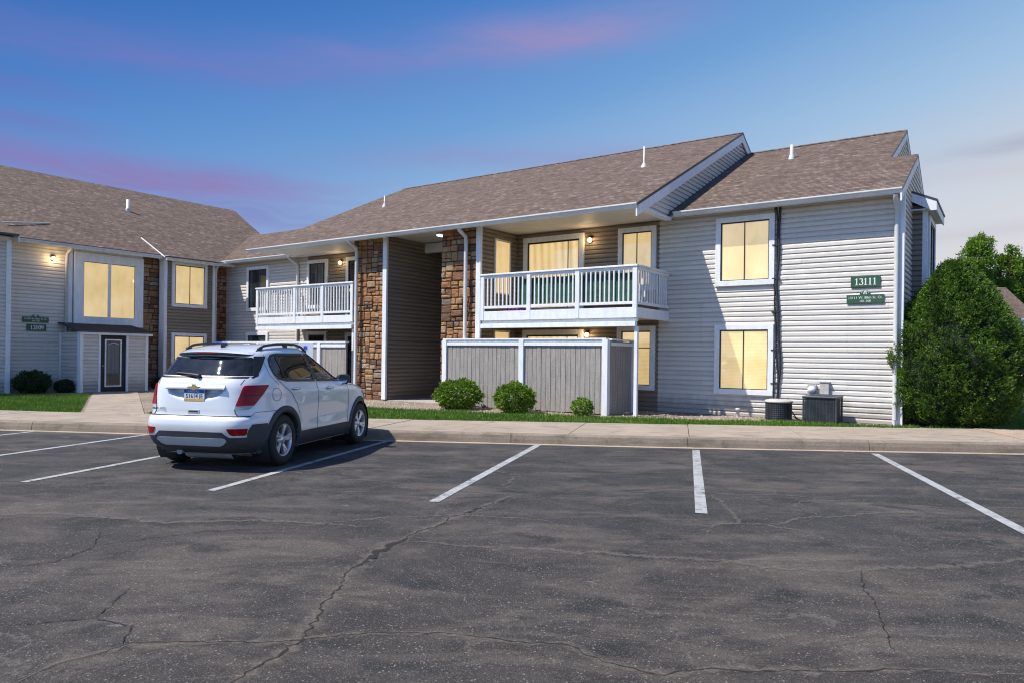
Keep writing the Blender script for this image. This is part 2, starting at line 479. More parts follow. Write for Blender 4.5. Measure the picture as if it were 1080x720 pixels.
# ================================================================== GROUND
def lerp_line(pts, x):
    for (x0, y0), (x1, y1) in zip(pts, pts[1:]):
        if x <= x1 or (x1, y1) == pts[-1]:
            return y0 + (y1-y0)*(x-x0)/(x1-x0)
CF = [(-60, 19.5), (-30, 16.2), (-20, 14.95), (-9.6, 13.5), (-6.85, 13.15), (-2.3, 12.62), (2.27, 12.16), (5, 12.0), (8.5, 11.86), (20, 11.4), (60, 10.2)]
WB = [(-60, 21.9), (-30, 18.6), (-20, 17.2), (-10, 15.75), (-2.9, 15.02), (2.74, 14.70), (6.1, 14.5), (10.2, 14.55), (20, 14.2), (60, 13.0)]
ZS = .155
m = MB(); m.box(-300, 300, -300, 500, -.6, -.05); structure('terrain', m, 'grass_ground')

# asphalt: one sheet, finer than needed only at the kerb line
m = MB()
xs = [-60, -45, -30, -20, -15, -9.6, -6.85, -4.5, -2.3, 0, 2.27, 5, 8.5, 14, 20, 35, 60]
for x0, x1 in zip(xs, xs[1:]):
    m.quad((x0, -70, 0), (x1, -70, 0), (x1, lerp_line(CF, x1)-.22, 0), (x0, lerp_line(CF, x0)-.22, 0))
structure('parking_lot', m, 'asphalt', fix=False)
# gutter pan
m = MB()
for x0, x1 in zip(xs, xs[1:]):
    y0, y1 = lerp_line(CF, x0), lerp_line(CF, x1)
    m.ext([(x0, y0-.24, .004), (x1, y1-.24, .004), (x1, y1+.02, -.01), (x0, y0+.02, -.01)], (0, 0, -.06))
structure('gutter_pan', m, 'gutter_concrete')
# kerb with rolled nose + pavement slabs with joints
def kerb_profile(y):
    return [(y, -.05), (y+.015, .06), (y+.035, .125), (y+.06, .148), (y+.10, .155), (y+.17, .155), (y+.17, -.05)]
m = MB()
kx = []
x = -60.0
while x < 60: kx.append(x); x += 1.0 if -14 < x < 14 else 4.0
kx.append(60)
joints = {-12, -9, -6, -3, 0, 3, 6, 9, 12}
for x0, x1 in zip(kx, kx[1:]):
    e0 = .006 if round(x0) in joints else 0; e1 = .006 if round(x1) in joints else 0
    pa = kerb_profile(lerp_line(CF, x0+e0)); pb = kerb_profile(lerp_line(CF, x1-e1))
    n = len(pa)
    j = lambda: random.uniform(-.003, .003)
    vs = [(x0+e0, q[0], q[1]+.0) for q in pa] + [(x1-e1, q[0], q[1]) for q in pb]
    m.add(vs, [(i, i+1, n+i+1, n+i) for i in range(n-1)] + [tuple(range(n))[::-1], tuple(range(n, 2*n))])
structure('kerb', m, 'kerb_concrete')
m = MB()
sj = [-60, -45, -30, -20, -15, -12.6, -10.9, -8.4, -6.2, -4.0, -2.6, -.9, 1.0, 3.06, 5.0, 6.9, 8.85, 10.4, 12.5, 15, 18, 22, 30, 40, 60]
m2 = MB()
for i, (x0, x1) in enumerate(zip(sj, sj[1:])):
    tgt = m2 if x0 >= 8.8 else m
    e = .006
    sk = .55   # joints run square to the kerb, slanted in plan
    y0, y1 = lerp_line(CF, x0)+.174, lerp_line(CF, x1)+.174
    w0, w1 = lerp_line(WB, x0+sk), lerp_line(WB, x1+sk)
    dz = random.uniform(-.004, .004)
    tgt.ext([(x0+e, y0, ZS+dz), (x1-e, y1, ZS+dz), (x1+sk-e, w1, ZS-.01+dz), (x0+sk+e, w0, ZS-.01+dz)], (0, 0, -.2))
structure('pavement', m, 'sidewalk_concrete')
structure('aggregate_pavement', m2, 'aggregate_concrete')
m = MB()
for x0, x1 in zip(sj, sj[1:]):
    m.ext([(x0, lerp_line(CF, x0)+.17, .12), (x1, lerp_line(CF, x1)+.17, .12), (x1+.55, lerp_line(WB, x1+.55)-.02, .11), (x0+.55, lerp_line(WB, x0+.55)-.02, .11)], (0, 0, -.1))
structure('pavement_base', m, 'joint_dark')

# soil/gravel pad the buildings stand on
m = MB()
px = [-60, -30, -20, -10, -2.9, 2.74, 6.1, 10.2, 20, 60]
for x0, x1 in zip(px, px[1:]):
    m.ext([(x0, lerp_line(WB, x0)-.05, .085), (x1, lerp_line(WB, x1)-.05, .085), (x1, 70, .085), (x0, 70, .085)], (0, 0, -.2))
structure('gravel_bed', m, 'gravel_bed')

# lawns (ground under the blades)
GB = [(-8.0, 20.6), (-5.5, 19.6), (-3.3, 18.3), (0, 17.1), (3.0, 16.25), (6.3, 15.75), (8.6, 15.35)]
LAWNS = []
def lawn(poly, name='lawn'):
    m = MB(); m.ext([(x, y, .095) for x, y in poly], (0, 0, -.06)); structure(name, m, 'grass_ground'); LAWNS.append(poly)
def wb(x): return (x, lerp_line(WB, x)+.02)
lawn([wb(-7.95), wb(-5), wb(-2.9), wb(0), wb(2.74), wb(6.1), wb(8.4)] + [(8.6, 15.1)] + GB[::-1][1:] + [(-9.2, 20.0)])
lawn([wb(-9.5), (-13.2, 22.4), (-15.0, 21.5), (-20, 25), (-26, 22)] + [wb(-20), wb(-14)])
lawn([wb(8.4), wb(10.2), wb(14), wb(20), wb(30), (30, 26), (10.6, 20.5), (9.6, 16.4), (8.9, 15.2)])
m = MB(); m.quad((13.5, 26.2, .089), (60, 26.2, .089), (60, 56, .089), (26, 56, .089)); structure('far_lawn', m, 'grass_ground')
m = MB(); m.ext([(-9.45, 15.82, .12), (-8.0, 15.62, .12), (-13.0, 24.9, .10), (-14.3, 24.5, .10)], (0, 0, -.1)); structure('walkway', m, 'sidewalk_concrete')
m = MB(); m.ext([(30, 57, .10), (90, 57, .10), (90, 76, .10), (30, 76, .10)], (0, 0, -.1)); structure('far_road', m, 'far_road')
m = MB()
m.tube([(34, 55.6, .16), (45, 55.4, .20), (56, 55.9, .16)], [.3, .42, .3], 8); structure('far_kerb', m, 'kerb_yellow')

# grass blades: one 'stuff' object per lawn
def in_poly(P, poly):
    x, y = P[:, 0], P[:, 1]; ins = np.zeros(len(P), bool); n = len(poly)
    for i in range(n):
        x0, y0 = poly[i]; x1, y1 = poly[(i+1) % n]
        c = ((y0 > y) != (y1 > y))
        with np.errstate(divide='ignore', invalid='ignore'):
            t_ = (x1-x0)*(y-y0)/(y1-y0)+x0
        ins ^= c & (x < t_)
    return ins
def raw_mesh(name, verts, nf, k, mats, tint=None, parent=None, smooth=False):
    """verts (nf*k,3): nf separate k-gons"""
    me = bpy.data.meshes.new(name)
    me.vertices.add(nf*k); me.vertices.foreach_set('co', verts.astype(np.float32).ravel())
    me.loops.add(nf*k); me.loops.foreach_set('vertex_index', np.arange(nf*k, dtype=np.int32))
    me.polygons.add(nf); me.polygons.foreach_set('loop_start', np.arange(0, nf*k, k, dtype=np.int32))
    me.update(calc_edges=True)
    if tint is not None:
        at = me.attributes.new('tint', 'FLOAT', 'FACE'); at.data.foreach_set('value', tint.astype(np.float32))
    return link(name, me, mats, parent)
def grass(poly, dens, box, h=(.05, .10)):
    x0, x1, y0, y1 = box
    n = int((x1-x0)*(y1-y0)*dens)
    P = np.column_stack([rng.uniform(x0, x1, n), rng.uniform(y0, y1, n)])
    P = P[in_poly(P, poly)]; n = len(P)
    # ragged: thin out by clumps
    cl = np.sin(P[:, 0]*2.1+np.sin(P[:, 1]*1.7)*2)*np.cos(P[:, 1]*2.6+P[:, 0]*.6)
    a = rng.uniform(0, 2*PI, n); hh = rng.uniform(h[0], h[1], n)*(1+.22*cl)
    w = rng.uniform(.006, .013, n); lean = rng.uniform(0, .06, n); la = rng.uniform(0, 2*PI, n)
    v = np.zeros((n, 3, 3)); z = .09
    v[:, 0] = np.column_stack([P[:, 0]-np.cos(a)*w, P[:, 1]-np.sin(a)*w, np.full(n, z)])
    v[:, 1] = np.column_stack([P[:, 0]+np.cos(a)*w, P[:, 1]+np.sin(a)*w, np.full(n, z)])
    v[:, 2] = np.column_stack([P[:, 0]+np.cos(la)*lean, P[:, 1]+np.sin(la)*lean, z+hh])
    dry = np.sin(P[:, 0]*1.3+2)*np.sin(P[:, 1]*1.9+P[:, 0]*.7)
    tint = np.clip(.36+.20*cl+.22*np.clip(dry, 0, 1)+rng.normal(0, .2, n), 0, 1)
    thin = rng.uniform(0, 1, n) < .80-.45*(np.sin(P[:, 0]*4.7+1)*np.sin(P[:, 1]*5.3) > .72)
    v, tint = v[thin], tint[thin]; n = len(tint)
    o = raw_mesh('grass', v.reshape(-1, 3), n, 3, 'grass_blade', tint); o['kind'] = 'stuff'
grass(LAWNS[0], 1800, (-9.3, 8.6, 14.4, 20.6))
grass(LAWNS[1], 1600, (-18, -9.3, 15.6, 24))
grass(LAWNS[2], 1100, (8.3, 16, 14.3, 19))
# loose gravel
n = 5200
P = np.column_stack([rng.uniform(-25, .2, n), rng.uniform(-4.8, -.05, n)])
wx = np.array([W(a, b)[:2] for a, b in P])
keep = ~in_poly(wx, LAWNS[0]) & ~in_poly(wx, LAWNS[1]) & ~((P[:, 0] > -13.6) & (P[:, 0] < -11.4) & (P[:, 1] > -2)) & (wx[:, 1] > 14.9)
wx = wx[keep]
m = MB()
for x, y in wx:
    r = random.uniform(.012, .034); m.ct = random.random()
    k = 5; a0 = random.random()*6
    ring = [(x+r*random.uniform(.7, 1.2)*math.cos(a0+6.283*i/k), y+r*random.uniform(.7, 1.2)*math.sin(a0+6.283*i/k), .083) for i in range(k)]
    m.add(ring+[(x+r*.2, y, .085+r*random.uniform(.6, 1.0))], [(i, (i+1) % k, k) for i in range(k)])
o = build('loose_gravel', m, 'gravel_stone'); o['kind'] = 'stuff'

# painted stall lines
def line(p0, p1, w=.10):
    d = Vector((p1[0]-p0[0], p1[1]-p0[1])).normalized(); n_ = Vector((-d.y, d.x))*w/2
    m = MB(); m.quad((p0[0]-n_.x, p0[1]-n_.y, .005), (p0[0]+n_.x, p0[1]+n_.y, .005), (p1[0]+n_.x, p1[1]+n_.y, .005), (p1[0]-n_.x, p1[1]-n_.y, .005))
    structure('stall_line', m, 'line_paint', fix=False)
line((-.78, 7.3), (.45, 12.05), .11); line((1.85, 6.92), (3.02, 11.68), .115); line((4.35, 5.5), (5.85, 11.5), .115)
line((-3.24, 7.74), (-2.12, 12.42)); line((-5.51, 8.1), (-4.4, 12.8)); line((-7.55, 8.8), (-6.54, 12.85)); line((-9.9, 8.9), (-8.75, 13.1))
line((7.0, 5.2), (8.6, 11.4)); line((-12.5, 9.2), (-11.3, 13.4))

# cracks: thin jagged sheets just above the asphalt
def crack(pts, w, mat, wob=.05, z=.004, step=.07):
    P = [Vector((x, y, 0)) for x, y in pts]; out = []
    for a, b in zip(P, P[1:]):
        n_ = max(2, int((b-a).length/step))
        for i in range(n_): out.append(a.lerp(b, i/n_))
    out.append(P[-1]); L = len(out); m = MB()
    L2 = []; w2 = 0
    for i, p in enumerate(out):
        w2 = .75*w2+random.gauss(0, wob*.5)
        d = (out[min(i+1, L-1)]-out[max(i-1, 0)]).normalized(); n_ = Vector((-d.y, d.x, 0))
        ww = w(i/(L-1)) if callable(w) else w
        ww *= random.uniform(.35, 1.35)*min(1, 6*min(i, L-1-i)/L+.15)
        c = p+n_*w2*.6
        L2.append((c-n_*ww/2, c+n_*ww/2))
    for (a, b), (c_, d_) in zip(L2, L2[1:]):
        m.quad((a.x, a.y, z), (b.x, b.y, z), (d_.x, d_.y, z), (c_.x, c_.y, z), uv=[(0, 0), (1, 0), (1, 1), (0, 1)])
    structure('asphalt_crack', m, mat, fix=False)
main = [(-1.35, 2.9), (-1.23, 3.25), (-1.1, 3.68), (-1.1, 4.23), (-1.11, 4.87), (-1.0, 5.47), (-.78, 6.01), (-.51, 6.62), (-.17, 7.29), (.02, 7.7)]
crack(main, .22, 'crack_dust', .02, .0035)
crack(main, lambda t_: .018+.075*max(0, math.sin(t_*17-.8))*(t_ > .22)*(t_ < .85), 'crack_dark', .035, .0055, .03)
DK = lambda pts, w: crack(pts, w*.8, 'crack_dark', .022, .0056, .03)
DK([(-2.75, 3.88), (-2.5, 3.96), (-2.33, 4.03), (-2.39, 4.43), (-2.41, 4.52)], .014)
b2 = [(-2.24, 3.1), (-2.15, 3.42), (-1.96, 3.65), (-1.65, 3.7), (-1.21, 3.71), (-.74, 3.84), (-.29, 3.85), (.02, 3.76), (.31, 3.72), (.48, 3.5), (.74, 3.38), (1.02, 3.45), (1.65, 3.43), (2.05, 3.48), (2.6, 3.43)]
crack(b2, .14, 'crack_dust', .03, .0036); DK(b2, .016)
DK([(-3.47, 4.88), (-3.21, 5.07), (-3.19, 5.5), (-2.87, 5.75), (-2.56, 5.98), (-2.0, 6.1)], .018)
DK([(-3.19, 5.5), (-3.4, 5.94)], .012); DK([(-2.33, 4.03), (-2.05, 3.9), (-1.96, 3.65)], .013)
DK([(2.52, 5.13), (2.34, 4.75), (2.21, 4.35), (2.08, 3.95), (1.98, 3.65)], .014)
for pl, w_ in (([(.02, 7.91), (.86, 7.97), (2.14, 8.0), (3.05, 7.89), (3.81, 7.53), (4.14, 7.41), (5.2, 7.1)], .11), ([(2.23, 7.95), (2.18, 7.43), (2.13, 6.77), (2.09, 6.3)], .12),
               ([(1.66, 6.04), (1.9, 6.46), (2.25, 6.48), (3.0, 6.82), (3.62, 7.06), (4.4, 7.02)], .15), ([(2.25, 6.5), (2.55, 6.2), (2.6, 5.9)], .10),
               ([(-.9, 5.75), (.02, 5.57), (.74, 5.47), (1.43, 5.33), (2.05, 5.12), (2.5, 5.07), (3.12, 5.21), (3.91, 5.44), (5, 5.3)], .26), ([(3.0, 6.8), (2.9, 7.3), (3.3, 7.7)], .10),
               ([(-2.0, 6.1), (-1.2, 6.55), (-.3, 6.7), (.4, 6.5)], .14), ([(-.5, 8.6), (-.2, 9.3), (.1, 9.0), (-.1, 8.2)], .14), ([(-5.5, 6.3), (-4.2, 6.55), (-3.0, 6.3), (-2.2, 6.4), (-1.2, 6.2)], .22)):
    crack(pl, w_*.55, 'crack_dust', .05, .0038, .04)

# ================================================================== BUILDING PARTS
def PL(plane, c):
    if plane == '-b': return lambda s, d, z: (s, c-d, z)
    if plane == '+a': return lambda s, d, z: (c+d, s, z)
def pbox(mb, P, s0, s1, d0, d1, z0, z1, mi=0):
    a = P(s0, d0, z0); b = P(s1, d1, z1)
    mb.box(min(a[0], b[0]), max(a[0], b[0]), min(a[1], b[1]), max(a[1], b[1]), z0, z1, mi)
def extent(poly, z):
    xs = []
    n = len(poly)
    for i in range(n):
        (s0, z0), (s1, z1) = poly[i], poly[(i+1) % n]
        if abs(z1-z0) < 1e-9:
            if abs(z-z0) < 1e-6: xs += [s0, s1]
        elif min(z0, z1)-1e-6 <= z <= max(z0, z1)+1e-6:
            xs.append(s0+(s1-s0)*(z-z0)/(z1-z0))
    return (min(xs), max(xs)) if xs else None
def siding(parent, plane, c, poly, mat='siding_light', solid=.14, course=.122, lap=.036, name='siding_wall'):
    P = PL(plane, c); mb = MB()
    zs = sorted({z for _, z in poly}); z0, z1 = zs[0], zs[-1]
    mb.ext([P(s, 0, z) for s, z in poly], tuple(Vector(P(0, -solid, 0))-Vector(P(0, 0, 0))))
    z = z0
    while z < z1-.005:
        zt = min(z+course, z1)
        e0 = extent(poly, z+1e-4); e1 = extent(poly, zt-1e-4)
        if e0 and e1:
            mid = lap*.55; zb = z+course*.30
            zb = min(zb, zt-.002)
            eb = extent(poly, zb) or e0
            # dutch-lap: butt edge, flat face, then a cove back to the next course; boards of finite length
            zc_ = zb+.035 if zb+.035 < zt else zb
            cuts = [0.0]; L_ = max(.1, e0[1]-e0[0])
            cuts[0] = -random.uniform(0, 3.2)/L_
            while cuts[-1] < 1: cuts.append(cuts[-1]+random.uniform(2.9, 3.66)/L_)
            cuts = sorted({min(1, max(0, q)) for q in cuts})
            for q0, q1 in zip(cuts, cuts[1:]):
                lp = lap+random.uniform(-.0035, .0035); mb.ct = random.random()
                ga = .0015/L_ if q1 < 1 else 0
                s_ = lambda e, q: e[0]+(e[1]-e[0])*q
                mb.add([P(s_(e0, q0), .001, z), P(s_(e0, q1-ga), .001, z), P(s_(e0, q1-ga), lp, z+.004), P(s_(e0, q0), lp, z+.004),
                        P(s_(eb, q1-ga), lp-.001, zc_), P(s_(eb, q0), lp-.001, zc_), P(s_(e1, q1-ga), .004, zt), P(s_(e1, q0), .004, zt)],
                       [(0, 1, 2, 3), (3, 2, 4, 5), (5, 4, 6, 7)])
        z += course
    return build(name, mb, mat, parent, tint=True)

def window(parent, plane, c, s0, s1, z0, z1, trim=.12, kind='pane_lit_shade', mull=True, name='window', fmat='trim_white', dep=.088, black=.035, rail=None):
    P = PL(plane, c); mb = MB(); d0 = .002
    # trim boards: head and sill run full width, jambs butt between them
    pbox(mb, P, s0, s1, d0, dep, z1-trim, z1); pbox(mb, P, s0, s1, d0, dep+.012, z0, z0+trim)
    pbox(mb, P, s0, s0+trim, d0, dep-.002, z0+trim, z1-trim); pbox(mb, P, s1-trim, s1, d0, dep-.002, z0+trim, z1-trim)
    w = build(name, mb, fmat, parent, bevel=.006)
    g0, g1, h0, h1 = s0+trim, s1-trim, z0+trim, z1-trim
    mb = MB(); pbox(mb, P, g0, g1, .003, .048, h0, h1); pn = build('pane', mb, kind, w)
    mb = MB(); k = black
    pbox(mb, P, g0, g1, .004, .064, h1-k, h1); pbox(mb, P, g0, g1, .004, .064, h0, h0+k*.6)
    pbox(mb, P, g0, g0+k, .004, .063, h0+k*.6, h1-k); pbox(mb, P, g1-k*.6, g1, .004, .063, h0+k*.6, h1-k)
    if mull:
        mid = (g0+g1)/2 if mull is True else mull
        pbox(mb, P, mid-.012, mid+.012, .004, .065, h0+k*.6, h1-k)
    if rail: pbox(mb, P, g0+k, g1-k*.6, .004, .0645, rail-.012, rail+.012)
    build('sash', mb, 'black_frame', w)
    return w

def stone_panel(parent, plane, c, s0, s1, z0, z1, name='stone_pillar', depth=.30, sides=()):
    P = PL(plane, c); mb = MB()
    pbox(mb, P, s0, s1, -depth, 0, z0, z1, 1)
    rects = []
    def split(a, b, e, f):
        w, h = b-a, f-e
        if w > .46 and (w > h*1.5 or h < .22 or random.random() < .35):
            t_ = random.uniform(.34, .66); split(a, a+w*t_, e, f); split(a+w*t_, b, e, f); return
        if h > .30 or (h > .20 and random.random() < .38):
            t_ = random.uniform(.33, .67); split(a, b, e, e+h*t_); split(a, b, e+h*t_, f); return
        if w > .30 and random.random() < .45:
            t_ = random.uniform(.36, .64); split(a, a+w*t_, e, f); split(a+w*t_, b, e, f); return
        rects.append((a, b, e, f))
    z = z0
    while z < z1-.05:
        h = random.uniform(.42, .75)
        if z1-z-h < .3: h = z1-z
        split(s0, s1, z, z+h); z += h
    for a, b, e, f in rects:
        g = random.uniform(.006, .013); d = random.uniform(.022, .06)
        mb.ct = random.random()
        j = lambda k=.012: random.uniform(-k, k)
        # outline as an irregular octagon, pillowed face
        A, B, E, F = a+g, b-g, e+g, f-g
        cw, ch = min(.035, (B-A)*.22), min(.03, (F-E)*.22)
        ring = [(A+cw*random.random(), E), (B-cw*random.random(), E), (B, E+ch*random.random()), (B, F-ch*random.random()), (B-cw*random.random(), F), (A+cw*random.random(), F), (A, F-ch*random.random()), (A, E+ch*random.random())]
        cx, cz = (A+B)/2, (E+F)/2; n = 8
        r0 = [P(s, .0, z_) for s, z_ in ring]
        r1 = [P(s+(cx-s)*.05, d*.75, z_+(cz-z_)*.06) for s, z_ in ring]
        r2 = [P(s+(cx-s)*.22, d+j(.008), z_+(cz-z_)*.25) for s, z_ in ring]
        mb.add(r0+r1+r2+[P(cx, d+.006+j(.006), cz)], [(i, (i+1) % n, n+(i+1) % n, n+i) for i in range(n)]+[(n+i, n+(i+1) % n, 2*n+(i+1) % n, 2*n+i) for i in range(n)]+[(2*n+i, 2*n+(i+1) % n, 3*n) for i in range(n)])
    return build(name, mb, ['stone', 'mortar'], parent, tint=True)

def roof_face(mb, pts, uv, th=.07):
    """pts counter-clockwise top face; sides/bottom mat 1"""
    n = len(pts); lo = [(p[0], p[1], p[2]-th) for p in pts]
    mb.add(list(pts), [tuple(range(n))], 0, [uv])
    mb.add(lo, [tuple(range(n))[::-1]], 1)
    mb.add(list(pts)+lo, [(i, n+i, n+(i+1) % n, (i+1) % n) for i in range(n)], 1)
SL = .468; KS = math.sqrt(1+SL*SL)

def gutter(parent, p0, p1, out, h=.12, w=.115, name='gutter'):
    """K-style gutter between two eave points; out = outward unit vector"""
    o_ = Vector((*out, 0)); a, b = Vector(p0), Vector(p1)
    prof = [(0, 0), (0, -h), (w*.62, -h), (w*.74, -h*.55), (w, -h*.30), (w, -.006), (w*.93, -.006), (w*.93, -.02), (.01, -.02), (.01, 0)]
    n = len(prof); mb = MB()
    vs = [tuple(a+o_*q+Vector((0, 0, r))) for q, r in prof]+[tuple(b+o_*q+Vector((0, 0, r))) for q, r in prof]
    mb.add(vs, [(i, (i+1) % n, n+(i+1) % n, n+i) for i in range(n)]+[tuple(range(n))[::-1], tuple(range(n, 2*n))])
    return build(name, mb, 'gutter_white', parent)
def downspout(parent, pts, name='downspout', r=.046):
    mb = MB(); mb.tube(pts, r, 10)
    for z in (1.2, 3.2):
        a, b = pts[-1], pts[-2]
        if min(a[2], b[2]) < z < max(a[2], b[2]): mb.box(a[0]-.055, a[0]+.055, a[1]-.05, a[1]+.05, z, z+.03)
    return build(name, mb, 'metal_white', parent)
def post(mb, a0, a1, b0, b1, z0, z1): mb.box(a0, a1, b0, b1, z0, z1)

def lamp(plane, c, s, z, label, energy=7, group='wall lamps beside the doors'):
    P = PL(plane, c); t_ = thing('wall_lamp', label, 'lamp', P(s, .04, z-.12), 'B', group)
    mb = MB(); pbox(mb, P, s-.045, s+.045, .025, .055, z-.10, z+.10); build('back_plate', mb, 'black_frame', t_)
    q = P(s, .10, z)
    mb = MB(); mb.lathe([(.02, z+.10), (.075, z+.055), (.078, z+.045), (.01, z+.045)], 12, 'z', (q[0], q[1], 0)); mb.tube([P(s, .03, z+.07), P(s, .10, z+.085)], .012, 6); build('cap', mb, 'black_frame', t_)
    mb = MB(); mb.ball((q[0], q[1], z-.02), .062, 8); build('bulb', mb, 'bulb', t_)
    ld = bpy.data.lights.new('lamp_glow', 'POINT'); ld.energy = energy; ld.color = (1, .70, .36); ld.shadow_soft_size = .06
    lo = bpy.data.objects.new('lamp_glow', ld); COL.objects.link(lo); lo.parent = t_
    r = P(s, .24, z-.02); o_ = ORG[t_.name]; lo.location = (r[0]-o_[0], r[1]-o_[1], r[2]-o_[2])
    return t_

# ------------------------------------------------------------------ right-hand building (13111)
B1 = thing('apartment_building', 'two storey grey sided apartment building with stone pillars, breezeway and the number 13111', 'building', (0, 0, 0), 'B')
siding(B1, '-b', 0, [(-5.65, .09), (-.14, .09), (-.14, 5.16), (-5.65, 5.16)])
siding(B1, '-b', 0, [(-10.25, .09), (-5.652, .09), (-5.652, 5.10), (-10.25, 5.10)], 'siding_brown')
siding(B1, '-b', 0, [(-19.74, .09), (-15.2, .09), (-15.2, 5.10), (-19.74, 5.10)], 'siding_brown')
siding(B1, '-b', 0, [(-24.93, .09), (-19.742, .09), (-19.742, 5.16), (-24.93, 5.16)])
siding(B1, '+a', -10.22, [(-1.94, .09), (-.004, .09), (-.004, 5.08), (-1.94, 5.08)], 'siding_brown')
siding(B1, '+a', -13.66, [(-1.94, .10), (8, .10), (8, 5.06), (-1.94, 5.06)], 'siding_brown')
mb = MB(); mb.box(-11.45, -11.3, -1.9, 8, .1, 5.06); mb.box(-13.6, -11.3, 8, 8.15, .1, 5.06); build('breezeway_wall', mb, 'siding_brown', B1)
siding(B1, '+a', 0, [(.0, .09), (5.65, .09), (5.65, 5.2), (2.65, 6.5), (.0, 5.25)])
siding(B1, '+a', -.63, [(2.3, 6.3), (9.9, 6.3), (6.1, 8.1)])
mb = MB(); mb.box(-.8, -.64, 5.7, 12.2, 0, 6.3); mb.box(-24.9, -.8, 12.0, 12.2, 0, 5.1); build('rear_wall', mb, 'siding_light', B1)
siding(B1, '+a', -5.26, [(-2.36, 5.02), (0, 5.10), (5.4, 7.7), (5.4, 8.64)], solid=.1)
siding(B1, '+a', -5.26, [(5.4, 7.7), (7.3, 7.6), (7.3, 7.78), (5.4, 8.64)], solid=.1)
# corner boards
mb = MB(); mb.box(-.138, .052, -.054, 0, .05, 5.15); mb.box(.001, .054, 0, .11, .05, 5.18); build('corner_board', mb, 'trim_white', B1)
downspout(B1, [(-.09, -.42, 5.06), (-.09, -.40, 4.98), (-.09, -.115, 4.80), (-.09, -.105, 4.7), (-.09, -.105, .32), (-.09, -.13, .2)], r=.05)
# lower roof on the right end and on the left end
def eroof(a, b): return (a, b, 5.387+.015+SL*b)
mb = MB()
def uvab(pts): return [(p[0], p[1]*KS) for p in pts]
for quad in ([(-5.6, -.47), (.045, -.47), (.045, 2.65), (-5.6, 2.65)], [(-5.6, 2.65), (-.57, 2.65), (-.57, 6.1), (-5.6, 6.1)]):
    pts = [eroof(*q) for q in quad]; roof_face(mb, pts, uvab(pts))
zr = eroof(0, 2.65)[2]; pts = [(-.57, 2.65, zr), (.045, 2.65, zr), (.045, 5.9, zr-SL*3.25), (-.57, 5.9, zr-SL*3.25)]; roof_face(mb, pts, uvab(pts))
zr2 = eroof(0, 6.1)[2]; pts = [(-24, 6.1, zr2), (-.57, 6.1, zr2), (-.57, 12.6, zr2-SL*6.5), (-24, 12.6, zr2-SL*6.5)]; roof_face(mb, pts, uvab(pts))
R_LOW = build('low_roof', mb, ['roof_shingle', 'dark_metal'], B1, fix=False)
mb = MB()
pts = [eroof(-29, -.47), eroof(-19.3, -.47), eroof(-19.3, 3.9), eroof(-29, 3.9)]; roof_face(mb, pts, uvab(pts))
z3 = eroof(0, 3.9)[2]; pts = [(-29, 3.9, z3), (-19.3, 3.9, z3), (-19.3, 8, z3-SL*4.1), (-29, 8, z3-SL*4.1)]; roof_face(mb, pts, uvab(pts))
build('low_roof', mb, ['roof_shingle', 'dark_metal'], B1, fix=False)
# main roof
def mroof(a, b): return (a, b, 6.235+SL*b)
mb = MB()
pts = [mroof(-20.0, -2.47), mroof(-5.16, -2.47), mroof(-5.16, 5.4), mroof(-20.0, 5.4)]; roof_face(mb, pts, uvab(pts))
zr = mroof(0, 5.4)[2]; pts = [(-20.0, 5.4, zr), (-5.16, 5.4, zr), (-5.16, 13, zr-SL*7.6), (-20.0, 13, zr-SL*7.6)]; roof_face(mb, pts, uvab(pts))
R_MAIN = build('main_roof', mb, ['roof_shingle', 'dark_metal'], B1, fix=False)
for a0, a1, b_, z_ in ((-20.0, -5.16, 5.4, mroof(0, 5.4)[2]), (-5.1, -.57, 6.1, eroof(0, 6.1)[2])):
    n = int((a1-a0)/.3); mb = MB()
    for i in range(n):
        s0 = a0+(a1-a0)*i/n; s1 = a0+(a1-a0)*(i+1)/n
        for sg in (-1, 1):
            p = [(s0, b_, z_+.022), (s1, b_, z_+.012), (s1, b_+sg*.16, z_+.012-.16*SL), (s0, b_+sg*.16, z_+.022-.16*SL)]
            mb.add(p, [(0, 1, 2, 3)], 0, [[(q[0], q[1]) for q in p]])
    build('ridge_cap', mb, 'roof_shingle', R_MAIN if b_ == 5.4 else R_LOW)
# rakes (barge boards) with their soffit
def rake(a0, a1, fn, b0, b1, h=.22, drop=.055, name='rake_board'):
    mb = MB(); p0, p1 = fn(0, b0), fn(0, b1)
    mb.ext([(a0, b0, p0[2]-drop), (a0, b1, p1[2]-drop), (a0, b1, p1[2]-drop-h), (a0, b0, p0[2]-drop-h)], (a1-a0, 0, 0))
    return build(name, mb, 'trim_white', B1)
rake(-5.20, -5.165, mroof, -2.47, 5.4, .24, .075)
rake(-.605, -.575, eroof, 2.55, 6.1, .2, .075); rake(.008, .040, eroof, -.47, 2.65, .2, .075)
mb = MB()
zr = eroof(0, 6.1)[2]-.075; mb.ext([(-.605, 6.1, zr), (-.605, 9.6, zr-SL*3.5), (-.605, 9.6, zr-SL*3.5-.2), (-.605, 6.1, zr-.2)], (.03, 0, 0))
zr = eroof(0, 2.65)[2]-.075; mb.ext([(.008, 2.65, zr), (.008, 5.9, zr-SL*3.25), (.008, 5.9, zr-SL*3.25-.2), (.008, 2.65, zr-.2)], (.032, 0, 0))
zr = mroof(0, 5.4)[2]-.075; mb.ext([(-5.2, 5.4, zr), (-5.2, 13, zr-SL*7.6), (-5.2, 13, zr-SL*7.6-.24), (-5.2, 5.4, zr-.24)], (.035, 0, 0))
build('rake_board', mb, 'trim_white', B1)
mb = MB()
mb.ext([(-20, -2.4, 5.075), (-5.28, -2.4, 5.075), (-5.28, -.002, 5.105), (-20, -.002, 5.105)], (0, 0, .02))
build('soffit', mb, 'soffit_white', B1)
